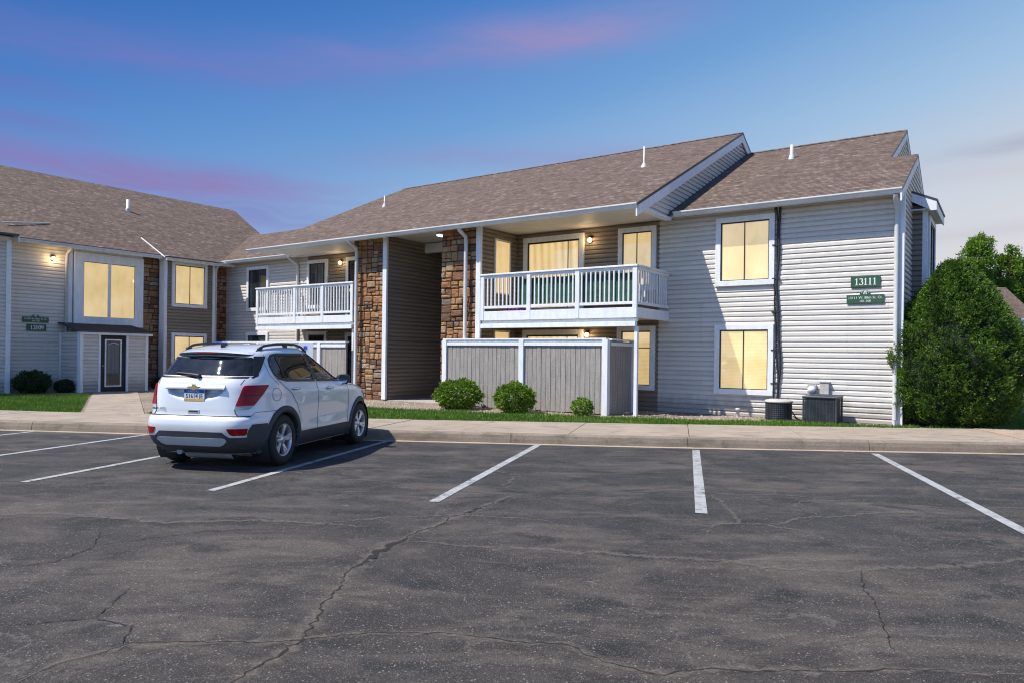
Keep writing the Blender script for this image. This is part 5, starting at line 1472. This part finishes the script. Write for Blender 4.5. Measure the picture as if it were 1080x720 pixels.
for i in range(9):
    z = 1.20+.024*i; e = extent(GB_, z); ribbon(mb, [(e[0]+.05, z), (e[1]-.05, z)], .0018, fB, -.006)
build('heater_lines', mb, 'seam', w_, (0, 0, 0))
mb = MB(); rowpatch(mb, rows_of(GW), fW, -.004, 24, 0); w_ = build('windscreen', mb, 'clear_glass', car, (0, 0, 0))
mb = MB(); ringpatch(mb, GW, .03, fW, .004); build('frame', mb, 'black_frame', w_, (0, 0, 0))
# D-pillar black wrap beside the rear glass
for sg in (1, -1):
    mb = MB(); rws = []
    for z in np.linspace(1.195, 1.45, 9):
        ss, P = ring_s(z); k = (z-1.185)/.265
        s0 = np.interp(.70-.11*k, P[:len(P)//2, 1], ss[:len(P)//2]); rws.append((s0-.01, s0+.025+.15*k**.7, z))
    rowpatch(mb, [(sg*a, sg*b, z) for a, b, z in rws], Sf, .003, 5, .006); build('pillar_wrap', mb, 'black_frame', car, (0, 0, 0))

# lamps
for sg in (1, -1):
    mb = MB()
    rws = [(.595, .83, .835), (.61, .87, .88), (.625, .915, .93), (.64, .96, .98), (.652, 1.0, 1.03), (.663, 1.03, 1.06), (.675, 1.04, 1.078), (.71, 1.02, 1.086)]
    rowpatch(mb, [(sg*a, sg*b, z) for a, b, z in rws], Sf, .016, 12, .03)
    tl = build('tail_light', mb, 'tail_red', car, (0, 0, 0))
    mb = MB(); rowpatch(mb, [(sg*a, sg*b, z) for a, b, z in [(.585, .755, .785), (.588, .79, .80), (.593, .825, .832)]], Sf, .014, 8, .03); build('reversing_lens', mb, 'tail_clear', tl, (0, 0, 0))
    mb = MB(); ribbon(mb, [(sg*.65, .955), (sg*.93, .965)], .010, Sf, .018); ribbon(mb, [(sg*.67, 1.0), (sg*.71, .94), (sg*.68, .88)], .008, Sf, .018); build('lens_line', mb, 'seam', tl, (0, 0, 0))
    mb = MB(); rowpatch(mb, [(sg*a, sg*b, z) for a, b, z in [(.60, .76, .465), (.565, .785, .485), (.53, .80, .545), (.535, .80, .552)]], Sf, .006, 8, .01); build('reflector', mb, 'tail_red', car, (0, 0, 0))
    mb = MB()
    rws = [(a, b, z) for a, b, z in [(2.98, 3.27, .74), (2.82, 3.30, .80), (2.75, 3.26, .86), (2.78, 3.16, .90)]]
    rowpatch(mb, [(a, min(b, XF(z)-.06), z) for a, b, z in rws], fR(sg), .006, 10, .01); build('headlight', mb, 'tail_clear', car, (0, 0, 0))
mb = MB(); rowpatch(mb, [(-.50, .50, .40), (-.56, .56, .5), (-.52, .52, .72)], fW, .006, 12, .012); build('grille', mb, 'black_plastic', car, (0, 0, 0))

# dark cladding: rear apron, rockers, arches
mb = MB()
for sg in (1, -1):
    rws = []
    for z in (.215, .26, .32, .38, .44):
        ss, P = ring_s(z); send = np.interp(-.385, P[40:200, 0], ss[40:200]); rws.append((0, sg*send, z))
    rowpatch(mb, rws, Sf, .007, 26, .012)
    rowpatch(mb, [(0, sg*.56, .4402), (0, sg*.51, .47), (0, sg*.475, .50), (0, sg*.46, .508)], Sf, .007, 14, .012)
    rws = []
    for z in (.4402, .48, .53, .56, .60):
        ss, P = ring_s(z); send = np.interp(-.40, P[40:200, 0], ss[40:200]); rws.append((sg*(.78+.4*max(0, z-.46)+.5*max(0, z-.53)), sg*send, z))
    rowpatch(mb, rws, Sf, .0065, 8, .012)
    rowpatch(mb, [(.40, 2.16, .215), (.40, 2.17, .26), (.41, 2.16, .34), (.43, 2.13, .385), (.46, 2.10, .415)], fR(sg), .010, 30, .016)
    rowpatch(mb, [(2.95, 3.05, .22), (2.97, 3.1, .34), (2.99, 3.1, .46)], fR(sg), .008, 5, .012)
build('bumper_cladding', mb, 'car_cladding', car, (0, 0, 0))
for sg in (1, -1):
    for cx, cz in WHC:
        mb = MB(); L = []
        for i in range(37):
            a = math.radians(-19+218*i/36); q = []
            for r, o in ((.372, -.05), (.374, .012), (.40, .020), (.445, .016), (.458, .004), (.458, -.01)):
                x, z = cx+r*math.cos(a), cz+r*math.sin(a); z = max(z, .205); q.append((x, -sg*(side_y(x, max(z, .25))+o), z))
            L.append(q)
        for p, q in zip(L, L[1:]):
            mb.add(p+q, [(k, k+1, 6+k+1, 6+k) for k in range(5)], 0, smooth=False)
        build('arch_trim', mb, 'car_cladding', car, (0, 0, 0))
        mb = MB(); mb.lathe([(.40, -sg*.87), (.40, -sg*.5), (.05, -sg*.5)], 24, 'y', (cx, 0, cz), arc=math.radians(260), a0=math.radians(-40)); build('wheel_well', mb, 'black_plastic', car, (0, 0, 0))
mb = MB(); rowpatch(mb, [(-.40, .40, .325), (-.46, .46, .345), (-.52, .52, .395), (-.50, .50, .425), (-.46, .46, .43)], Sf, .014, 20, .02); build('skid_plate', mb, 'skid_grey', car, (0, 0, 0))
mb = MB(); mb.box(-.45, 3.1, -.66, .66, .17, .26); mb.box(-.55, -.3, -.5, .5, .22, .3); build('underbody', mb, 'black_plastic', car, (0, 0, 0))
mb = MB(); mb.tube([(-.68, .28, .235), (-.55, .28, .24), (-.3, .25, .24)], .045, 12); mb.lathe([(.11, -.35), (.115, -.33), (.115, .35), (.11, .37)], 14, 'y', (-.42, -.05, .235)); build('exhaust', mb, 'grey_metal', car, (0, 0, 0))

# seams
def seam_line(pts, w, f, off=.0025):
    mb = MB(); ribbon(mb, pts, w, f, off); build('panel_seam', mb, 'seam', car, (0, 0, 0))
seam_line([(-.80, .70), (.80, .70)], .014, Sf, .003); 
for sg in (1, -1):
    seam_line([(sg*.585, .79), (sg*.60, .74), (sg*.64, .70)], .012, Sf, .003); seam_line([(sg*.625, 1.09), (sg*.66, 1.16)], .008, Sf, .003)
    seam_line([(sg*.80, .70), (sg*.86, .745), (sg*1.25, .75)], .006, Sf, .003)
    f_ = fR(sg)
    seam_line([(-.16, 1.30), (-.13, 1.18), (.0, 1.08), (.20, .95), (.34, .80), (.42, .66)], .009, f_); seam_line([(.965, 1.10), (.985, .95), (1.0, .7), (1.0, .42)], .009, f_)
    seam_line([(2.03, 1.07), (2.06, .95), (2.08, .7), (2.05, .42)], .009, f_); seam_line([(2.0, 1.02), (2.5, .985), (3.0, .92)], .008, f_)
    seam_line([(-.17, 1.47), (-.23, 1.38), (-.22, 1.20), (-.10, 1.08)], .006, f_)
seam_line([(-.17+.095*math.cos(a), .955+.085*math.sin(a)) for a in np.linspace(0, 2*PI, 24)], .006, fR(1))

# tailgate bar, plate, emblem, badge, handle, wiper, spoiler
mb = MB()
rws = [(-.43, .43, 1.030), (-.44, .44, 1.036), (-.44, .44, 1.075), (-.43, .43, 1.085)]
G = [[Sf(l+(r-l)*i/24, z, o) for i in range(25)] for (l, r, z), o in zip(rws, (.030, .036, .030, .0))]
mb.add([p for g in G for p in g], [(i*25+j, i*25+j+1, (i+1)*25+j+1, (i+1)*25+j) for i in range(3) for j in range(24)], 0, smooth=True)
lo = [Sf(-.43+.86*i/24, 1.030, -.01) for i in range(25)]; mb.add(lo+G[0], [(j, j+1, 26+j, 25+j) for j in range(24)], 0)
for e in (0, 24): mb.add([g[e] for g in G]+[Sf(-.43 if e == 0 else .43, 1.03, -.01)], [(0, 1, 2, 3, 4)], 0)
build('tailgate_bar', mb, 'car_paint', car, (0, 0, 0))
px_ = -.748
mb = MB(); mb.box(px_-.022, px_-.008, -.155, .155, .88, 1.035, 0); pl = build('license_plate', mb, 'plate_white', car, (0, 0, 0), bevel=.006)
mb = MB(); mb.box(px_-.0245, px_-.0221, -.150, .150, .985, 1.031); build('band', mb, 'plate_blue', pl, (0, 0, 0))
mb = MB(); mb.box(px_-.0245, px_-.0221, -.150, .150, .884, .912); build('band', mb, 'plate_yellow', pl, (0, 0, 0))
def cartext(parent, body, x, y, z, size, mat):
    cu = bpy.data.curves.new('lettering', 'FONT'); cu.body = body; cu.size = size; cu.align_x = 'CENTER'; cu.extrude = .0008; cu.resolution_u = 2
    o = bpy.data.objects.new('lettering', cu); COL.objects.link(o); cu.materials.append(MATS[mat]); o.parent = parent; o.location = (x, y, z); o.rotation_euler = (PI/2, 0, -PI/2); return to_mesh_obj(o)
cartext(pl, '51614 JE', px_-.0235, 0, .922, .072, 'seam'); cartext(pl, 'KANSAS', px_-.0255, .01, .992, .045, 'plate_white')
mb = MB(); ex = Sf(0, 1.056, .034)[0]
bow = [(-.075, .012), (-.028, .012), (-.028, .028), (.028, .028), (.028, .012), (.085, .012), (.068, -.012), (.028, -.012), (.028, -.028), (-.028, -.028), (-.028, -.012), (-.092, -.012)]
mb.ext([(ex-.006, -a*.93, 1.056+b) for a, b in bow], (.012, 0, 0)); em = build('emblem', mb, 'gold', car, (0, 0, 0))
mb = MB(); mb.ext([(ex-.003, -a*1.10, 1.056+b*1.28) for a, b in bow], (.010, 0, 0)); build('rim', mb, 'chrome', em, (0, 0, 0))
bx = rear_x(-.53, .77)
o = cartext(car, 'TRAX AWD', bx-.012, .53, .765, .042, 'seam'); o.name = 'badge_lettering'; o.rotation_euler = (PI/2, 0, -PI/2-.12)
mb = MB(); rowpatch(mb, [(-.085, .085, .735), (-.085, .085, .775)], Sf, .006, 6, .01); hd = build('tailgate_handle', mb, 'chrome', car, (0, 0, 0))
mb = MB(); rowpatch(mb, [(-.07, .07, .742), (-.07, .07, .764)], Sf, .008, 6, .004); build('handle_recess', mb, 'seam', hd, (0, 0, 0))
mb = MB(); p0 = fB(.02, 1.195, .02); mb.ball((p0[0]-.005, p0[1], p0[2]), .032, 6); mb.tube([fB(.02, 1.20, .03), fB(-.10, 1.215, .035), fB(-.33, 1.232, .03)], [.024, .018, .008], 6); mb.tube([fB(-.04, 1.205, .018), fB(-.36, 1.225, .012)], .008, 5); build('rear_wiper', mb, 'black_plastic', car, (0, 0, 0))
mb = MB(); L = []
for i in range(33):
    y = -.60+1.2*i/32; k = abs(y)/.60
    zt = 1.530-.035*k**2.2; xb = rear_x(y, 1.50)
    L.append([(xb+.16, -y, zt+.018), (xb-.02, -y, zt), (xb-.115+.05*k**3, -y, zt-.030), (xb-.118+.05*k**3, -y, zt-.052), (xb-.09+.05*k**3, -y, zt-.060), (xb+.06, -y, zt-.052)])
for p, q in zip(L, L[1:]):
    mb.add(p+q, [(k, k+1, 7+k, 6+k) for k in range(2)], 0, smooth=True); mb.add(p+q, [(k, k+1, 7+k, 6+k) for k in range(2, 5)], 1)
for e in (L[0], L[-1]): mb.add(e, [tuple(range(6))], 1)
sp = build('spoiler', mb, ['car_paint', 'black_frame'], car, (0, 0, 0))
xb = rear_x(0, 1.50)
mb = MB(); mb.box(xb-.122, xb-.11, -.16, .16, 1.482, 1.498); build('brake_light', mb, 'tail_red', sp, (0, 0, 0))
for y in (.17,): pass
# roof rails, fin, mirrors, handles
def roof_z(x, y):
    lo_, hi = 1.3, 1.646
    for _ in range(30):
        m_ = (lo_+hi)/2
        inx = XR(m_) < x < XF(m_)
        if inx and base_y(x, m_) > abs(y): lo_ = m_
        else: hi = m_
    return lo_
for sg in (1, -1):
    mb = MB(); pts = []
    for i in range(17):
        x = -.22+1.42*i/16; k = min(1, min(i, 16-i)/2.2); y = .585-.03*(abs(i-8)/8)**2
        pts.append((x, -sg*y, roof_z(x, y)-.008+.050*k**.6))
    mb.tube(pts, [.010]+[.018]*15+[.010], 8)
    for i in (1, 8, 15): x = pts[i][0]; mb.box(x-.05, x+.05, pts[i][1]-.014, pts[i][1]+.014, pts[i][2]-.05, pts[i][2])
    build('roof_rail', mb, 'black_plastic', car, (0, 0, 0))
    f_ = fR(sg)
    mb = MB(); c = Sd(1.93, 1.10, .13, sg)
    for (rx, k) in ((1, 0),):
        L = []
        for i, (dx, sc_) in enumerate(((-.055, .86), (-.05, .97), (-.02, 1.0), (.03, .93), (.07, .70), (.09, .35))):
            L.append([(c[0]+dx, c[1]+.115*sc_*math.copysign(abs(math.cos(a))**.75, math.cos(a)), c[2]+.085*sc_*math.copysign(abs(math.sin(a))**.8, math.sin(a))) for a in np.linspace(0, 2*PI, 20, endpoint=False)])
        vs = [p for l in L for p in l]; mb.add(vs, [(i*20+j, i*20+(j+1) % 20, (i+1)*20+(j+1) % 20, (i+1)*20+j) for i in range(5) for j in range(20)], 0, smooth=True)
        mb.add(L[0], [tuple(range(20))], 0); mb.add(L[-1], [tuple(range(20))], 0)
    p = Sd(1.96, 1.07, -.01, sg); mb.tube([p, (c[0]+.02, c[1]+sg*.06, c[2]-.06)], .03, 8)
    mr = build('door_mirror', mb, 'black_plastic', car, (0, 0, 0))
    mb = MB(); mb.add([(c[0]-.0565, c[1]+.098*math.copysign(abs(math.cos(a))**.75, math.cos(a)), c[2]+.07*math.copysign(abs(math.sin(a))**.8, math.sin(a))) for a in np.linspace(0, 2*PI, 20, endpoint=False)], [tuple(range(20))]); build('mirror_glass', mb, 'chrome', mr, (0, 0, 0))
    for x, z in ((.30, 1.015), (1.36, .985)):
        mb = MB(); mb.tube([Sd(x-.095, z, .005, sg), Sd(x-.08, z, .028, sg), Sd(x+.07, z-.004, .028, sg), Sd(x+.085, z-.004, .005, sg)], [.012, .016, .016, .012], 8); build('door_handle', mb, 'chrome', car, (0, 0, 0))
mb = MB(); mb.ext([(-.20, 0, 1.545), (-.02, 0, 1.60), (-.16, 0, 1.625), (-.205, 0, 1.62)], (0, .02, 0)); mb.v = [(a, b-.01, c) for a, b, c in mb.v]; build('antenna_fin', mb, 'black_plastic', car, (0, 0, 0), bevel=.008)
# cabin
mb = MB(); mb.box(-.4, 2.0, -.68, .68, .30, .42); build('cabin_floor', mb, 'seat_cloth', car, (0, 0, 0))
mb = MB(); mb.box(1.66, 2.05, -.70, .70, .62, 1.02); build('dashboard', mb, 'black_plastic', car, (0, 0, 0), bevel=.05)
mb = MB(); mb.lathe([(.17, -.015), (.185, 0), (.17, .015)], 20, 'x', (1.55, .36, .98)); build('steering_wheel', mb, 'black_plastic', car, (0, 0, 0))
for y in (-.36, .36):
    mb = MB(); mb.box(.95, 1.42, y-.24, y+.24, .42, .66); st = build('seat', mb, 'seat_cloth', car, (0, 0, 0), bevel=.06)
    mb = MB(); mb.ext([(.98, y-.24, .62), (.84, y-.22, 1.20), (.72, y-.22, 1.19), (.82, y-.24, .62)], (0, .46, 0)); build('backrest', mb, 'seat_cloth', st, (0, 0, 0), bevel=.05)
    mb = MB(); mb.box(.72, .82, y-.13, y+.13, 1.22, 1.40); build('headrest', mb, 'seat_cloth', st, (0, 0, 0), bevel=.04)
mb = MB(); mb.box(.02, .52, -.62, .62, .42, .66); st = build('rear_bench', mb, 'seat_cloth', car, (0, 0, 0), bevel=.06)
mb = MB(); mb.ext([(.10, -.62, .62), (-.05, -.60, 1.14), (-.16, -.60, 1.13), (-.06, -.62, .62)], (0, 1.22, 0)); build('backrest', mb, 'seat_cloth', st, (0, 0, 0), bevel=.05)
for y in (-.38, .38): mb = MB(); mb.box(-.14, -.05, y-.13, y+.13, 1.15, 1.30); build('headrest', mb, 'seat_cloth', st, (0, 0, 0), bevel=.04)
mb = MB(); mb.box(-.62, -.16, -.6, .6, .5, .95); build('cargo_cover', mb, 'seat_cloth', car, (0, 0, 0), bevel=.03)

# wheels
def make_wheel():
    """wheel at the origin, outer face towards -y"""
    mb = MB(); R = .343
    mb.lathe([(.215, -.105), (.235, -.112), (.29, -.113), (.318, -.104), (.333, -.088), (R, -.062), (R, .062), (.333, .088), (.318, .104), (.235, .112), (.215, .10)], 44, 'y')
    for k in range(44):
        a = 2*PI*k/44
        for s_ in (-1, 1):
            x, z = (R+.001)*math.cos(a), (R+.001)*math.sin(a)
    ty = build('tyre', mb, 'tyre_rubber', None, (0, 0, 0))
    mb = MB()
    mb.lathe([(.218, -.098), (.222, -.106), (.208, -.104), (.198, -.085), (.192, .06), (.214, .095)], 44, 'y')
    mb.lathe([(.0, -.088), (.030, -.088), (.036, -.080), (.075, -.074), (.078, -.03)], 24, 'y')
    for k in range(5):
        a0 = 2*PI*k/5+PI/2
        for off in (-.125, .125):
            q = []
            for r, hw, d in ((.055, .022, -.078), (.12, .019, -.088), (.165, .021, -.095), (.204, .027, -.098)):
                a = a0+off*min(1, r/.15)*1.1; cx, cz = r*math.cos(a), r*math.sin(a); tx, tz = -math.sin(a), math.cos(a)
                q.append(((cx-tx*hw, d+.008, cz-tz*hw), (cx-tx*hw*.6, d, cz-tz*hw*.6), (cx+tx*hw*.6, d, cz+tz*hw*.6), (cx+tx*hw, d+.008, cz+tz*hw), (cx+tx*hw, d+.045, cz+tz*hw), (cx-tx*hw, d+.045, cz-tz*hw)))
            for u_, v_ in zip(q, q[1:]): mb.add(list(u_)+list(v_), [(i, (i+1) % 6, 6+(i+1) % 6, 6+i) for i in range(6)])
    rim = build('rim', mb, 'alloy', None, (0, 0, 0))
    mb = MB(); mb.lathe([(.0, -.02), (.14, -.02), (.145, .0), (.19, .01), (.19, .04), (0, .04)], 28, 'y'); br = build('brake_disc', mb, 'dark_metal', None, (0, 0, 0))
    mb = MB()
    for k in range(5): a = 2*PI*k/5+.3; mb.lathe([(.0, -.082), (.009, -.082), (.009, -.06)], 8, 'y', (.055*math.cos(a), 0, .055*math.sin(a)))
    nt_ = build('wheel_nut', mb, 'grey_metal', None, (0, 0, 0))
    return ty, rim, br, nt_
parts = make_wheel()
first = True
for cx, cz in WHC:
    for sg in (1, -1):
        e = bpy.data.objects.new('wheel', None); COL.objects.link(e); e.parent = car; e.location = (cx, -sg*.775, cz); e.rotation_euler = (0, .35*(cx > 1)+.2, 0 if sg == 1 else PI)
        for p in parts:
            if first: p.parent = e
            else: c = p.copy(); COL.objects.link(c); c.parent = e
        first = False

# ------------------------------------------------------------------ far cars at the right edge
def far_car(x, y, col, label, ang):
    nm = 'far_paint_%d' % len(MATS); simple(nm, col, .3, amt=.03, coat=1)
    t_ = thing('parked_car', label, 'car', (x, y, .1), 'W', 'cars far away at the right edge', rotz=ang)
    prof = [(-2.1, .35), (-2.15, .7), (-2.0, .95), (-1.5, 1.0), (-.9, 1.42), (.5, 1.45), (1.2, 1.0), (2.0, .85), (2.15, .6), (2.1, .35)]
    mb = MB(); L = []
    for w, k in ((-.86, .93), (-.80, 1), (.80, 1), (.86, .93)): L.append([(a, w*(1 if b < 1 else .82), .35+(b-.35)*k) for a, b in prof])
    n = len(prof); mb.add([p for l in L for p in l], [(i*n+j, i*n+(j+1) % n, (i+1)*n+(j+1) % n, (i+1)*n+j) for i in range(3) for j in range(n)]+[tuple(range(n)), tuple(range(3*n, 4*n))[::-1]])
    build('body', mb, nm, t_, (0, 0, 0))
    mb = MB()
    for w in (-1, 1): mb.ext([(-1.2, w*.70, 1.02), (-.82, w*.69, 1.33), (.42, w*.69, 1.36), (.95, w*.70, 1.02)], (0, w*.03, 0))
    build('window', mb, 'pane_dark', t_, (0, 0, 0))
    for a in (-1.3, 1.3):
        for w in (-.82, .82):
            mb = MB(); mb.lathe([(.0, w-.1), (.31, w-.1), (.32, w), (.31, w+.1), (0, w+.1)], 20, 'y', (a, 0, .31)); build('wheel', mb, 'tyre_rubber', t_, (0, 0, 0))
far_car(45.9, 62.0, (.02, .05, .28), 'distant dark blue car on the far road', .1)
far_car(51.3, 70.0, (.45, .03, .03), 'distant red car beyond the blue one', .1)

# ================================================================== LIGHT, SKY, CAMERA
EXPO = 0.5
sd = bpy.data.lights.new('sun', 'SUN'); sd.energy = 4.7; sd.angle = math.radians(.53); sd.color = (1, .955, .865)
so = bpy.data.objects.new('sun', sd); COL.objects.link(so)
ELEV = math.radians(56.4); hx_, hy_ = .961, .278
dirv = Vector((hx_*math.cos(ELEV), hy_*math.cos(ELEV), -math.sin(ELEV)))
so.rotation_euler = dirv.to_track_quat('-Z', 'Y').to_euler()

wd = bpy.data.worlds.new('World'); SC.world = wd; wd.use_nodes = True
nt = wd.node_tree; nt.nodes.clear()
class WN(NT):
    def __init__(s): s.t = nt
t = WN()
out = t.n('ShaderNodeOutputWorld')
sky = t.n('ShaderNodeTexSky'); sky.sky_type = 'NISHITA'; sky.sun_disc = False; sky.sun_elevation = ELEV; sky.sun_rotation = math.atan2(-hx_, -hy_) % (2*PI)
sky.altitude = 300; sky.air_density = 1.0; sky.dust_density = .4; sky.ozone_density = 3.0
bg1 = t.n('ShaderNodeBackground'); bg1.inputs[1].default_value = .10; t.l(t.mix(1.0, sky.outputs[0], (.80, .98, 1.30), 'MULTIPLY'), bg1.inputs[0])
tc = t.n('ShaderNodeTexCoord'); nv = t.n('ShaderNodeVectorMath'); nv.operation = 'NORMALIZE'; t.l(tc.outputs['Generated'], nv.inputs[0])
sp = t.n('ShaderNodeSeparateXYZ'); t.l(nv.outputs[0], sp.inputs[0])
X, Y, Z = sp.outputs
az = t.math('ARCTAN2', X, Y)
hl = t.math('SQRT', t.math('ADD', t.math('MULTIPLY', X, X), t.math('MULTIPLY', Y, Y)))
el = t.math('ARCTAN2', Z, hl)     # elevation, radians
# evening gradient: deep blue up and to the left, pale to the right and towards the horizon
f = t.math('SUBTRACT', t.math('MULTIPLY', el, 2.0), t.math('MULTIPLY', az, .5))
f = t.math('DIVIDE', t.math('ADD', f, .165), 1.5, True)
grad = t.ramp(f, [(0.0, S((226, 222, 222))), (.2, S((204, 212, 224))), (.36, S((160, 193, 226))), (.54, S((112, 160, 214))), (.72, S((76, 130, 200))), (.95, S((40, 92, 174)))])
# thin evening cloud bands, laid out over azimuth and elevation
cmb = t.n('ShaderNodeCombineXYZ'); t.l(t.math('MULTIPLY', az, 2.2), cmb.inputs[0]); t.l(t.math('MULTIPLY', el, 14), cmb.inputs[1])
n1 = t.noise(cmb.outputs[0], 1.7, 7, .55, .6)
cmb2 = t.n('ShaderNodeCombineXYZ'); t.l(t.math('MULTIPLY', az, 3.5), cmb2.inputs[0]); t.l(t.math('MULTIPLY', el, 3), cmb2.inputs[1])
n2 = t.noise(cmb2.outputs[0], 1.0, 4)
cmb3 = t.n('ShaderNodeCombineXYZ'); t.l(t.math('MULTIPLY', az, 4.5), cmb3.inputs[0]); t.l(t.math('ADD', t.math('MULTIPLY', el, 42), t.math('MULTIPLY', n2, 5)), cmb3.inputs[1])
n3 = t.noise(cmb3.outputs[0], 1.0, 9, .62, .5)
def band(a0, e0, sa, se, tilt=0.0, wob=.04):
    """soft elongated patch centred on azimuth a0, elevation e0"""
    da = t.math('SUBTRACT', az, a0)
    de = t.math('SUBTRACT', t.math('SUBTRACT', el, e0), t.math('MULTIPLY', da, tilt))
    de = t.math('ADD', de, t.math('MULTIPLY', t.math('SUBTRACT', n2, .5), wob))
    q = t.math('ADD', t.math('POWER', t.math('ABSOLUTE', t.math('DIVIDE', da, sa)), 2.0), t.math('POWER', t.math('ABSOLUTE', t.math('DIVIDE', de, se)), 2.0))
    return t.math('EXPONENT', t.math('MULTIPLY', q, -1.0))
def amp(m, g): return t.math('MULTIPLY', m, t.math('MULTIPLY', t.math('MULTIPLY', t.ramp(n1, [(.25, .45), (.70, 1.0)]), t.ramp(n3, [(.30, .50), (.66, 1.15)])), g), True)
c = grad
for (b, col, g) in ((band(-.48, .352, .30, .026, .02, .03), S((128, 120, 188)), .5), (band(-.18, .384, .20, .024, .09, .03), S((140, 132, 194)), .5),
                    (band(.08, .424, .17, .026, .07, .03), S((176, 148, 194)), .62), (band(.02, .415, .10, .017, .07, .03), S((172, 138, 184)), .4),
                    (band(-.54, .224, .24, .018, 0, .025), S((150, 108, 174)), .68), (band(-.43, .207, .15, .016, .0, .02), S((164, 108, 162)), .68),
                    (band(-.60, .257, .08, .012, 0, .02), S((128, 108, 178)), .5), (band(-.60, .293, .07, .011, 0, .02), S((120, 108, 182)), .5), (band(-.36, .180, .20, .030, -.03, .03), S((128, 114, 186)), .7),
                    (band(.02, .268, .24, .020, .02, .025), S((146, 144, 194)), .65), (band(.62, .245, .08, .011, .06, .02), S((150, 152, 176)), .6), (band(.60, .150, .12, .008, .05, .02), S((176, 174, 184)), .5), (band(.45, .25, .25, .02, .0), S((190, 198, 215)), .35),
                    (band(.60, .215, .14, .012, .02), S((196, 190, 200)), .5)):
    c = t.mix(amp(b, g), c, col)
bg2 = t.n('ShaderNodeBackground'); t.l(c, bg2.inputs[0]); bg2.inputs[1].default_value = 1/2**EXPO
# the evening part of the sky lies ahead (north-east); behind it blends into the clear day sky
msk = t.math('MULTIPLY', t.ramp(t.math('MULTIPLY', t.math('ADD', Y, .2), 1.4, True), [(0, 0.0), (1, 1.0)]), t.ramp(t.math('DIVIDE', el, 1.3, True), [(.42, 1.0), (.8, 0.0)]))
mx = t.n('ShaderNodeMixShader'); t.l(msk, mx.inputs[0]); t.l(bg1.outputs[0], mx.inputs[1]); t.l(bg2.outputs[0], mx.inputs[2]); t.l(mx.outputs[0], out.inputs[0])

cd = bpy.data.cameras.new('camera'); cam = bpy.data.objects.new('camera', cd); COL.objects.link(cam); SC.camera = cam
cd.sensor_width = 36; cd.sensor_fit = 'HORIZONTAL'; cd.lens = 36*755/1080; cd.shift_y = (374.8-360)/1080; cd.clip_end = 2000; cd.clip_start = .05
cam.location = (0, 0, 1.5)
cam.rotation_mode = 'QUATERNION'
cam.rotation_quaternion = (Matrix.Rotation(PI/2, 3, 'X') @ Matrix.Rotation(math.atan(.0127), 3, 'Z')).to_quaternion()
SC.view_settings.view_transform = 'Standard'; SC.view_settings.look = 'None'; SC.view_settings.gamma = 1; SC.view_settings.exposure = EXPO
SC.view_settings.use_curve_mapping = False
SC.render.engine = 'CYCLES'
SC.cycles.use_denoising = True
SC.cycles.pixel_filter_type = 'BLACKMAN_HARRIS'; SC.cycles.filter_width = 1.15
SC.cycles.max_bounces = 8; SC.cycles.transparent_max_bounces = 16
SC.cycles.sample_clamp_indirect = 6
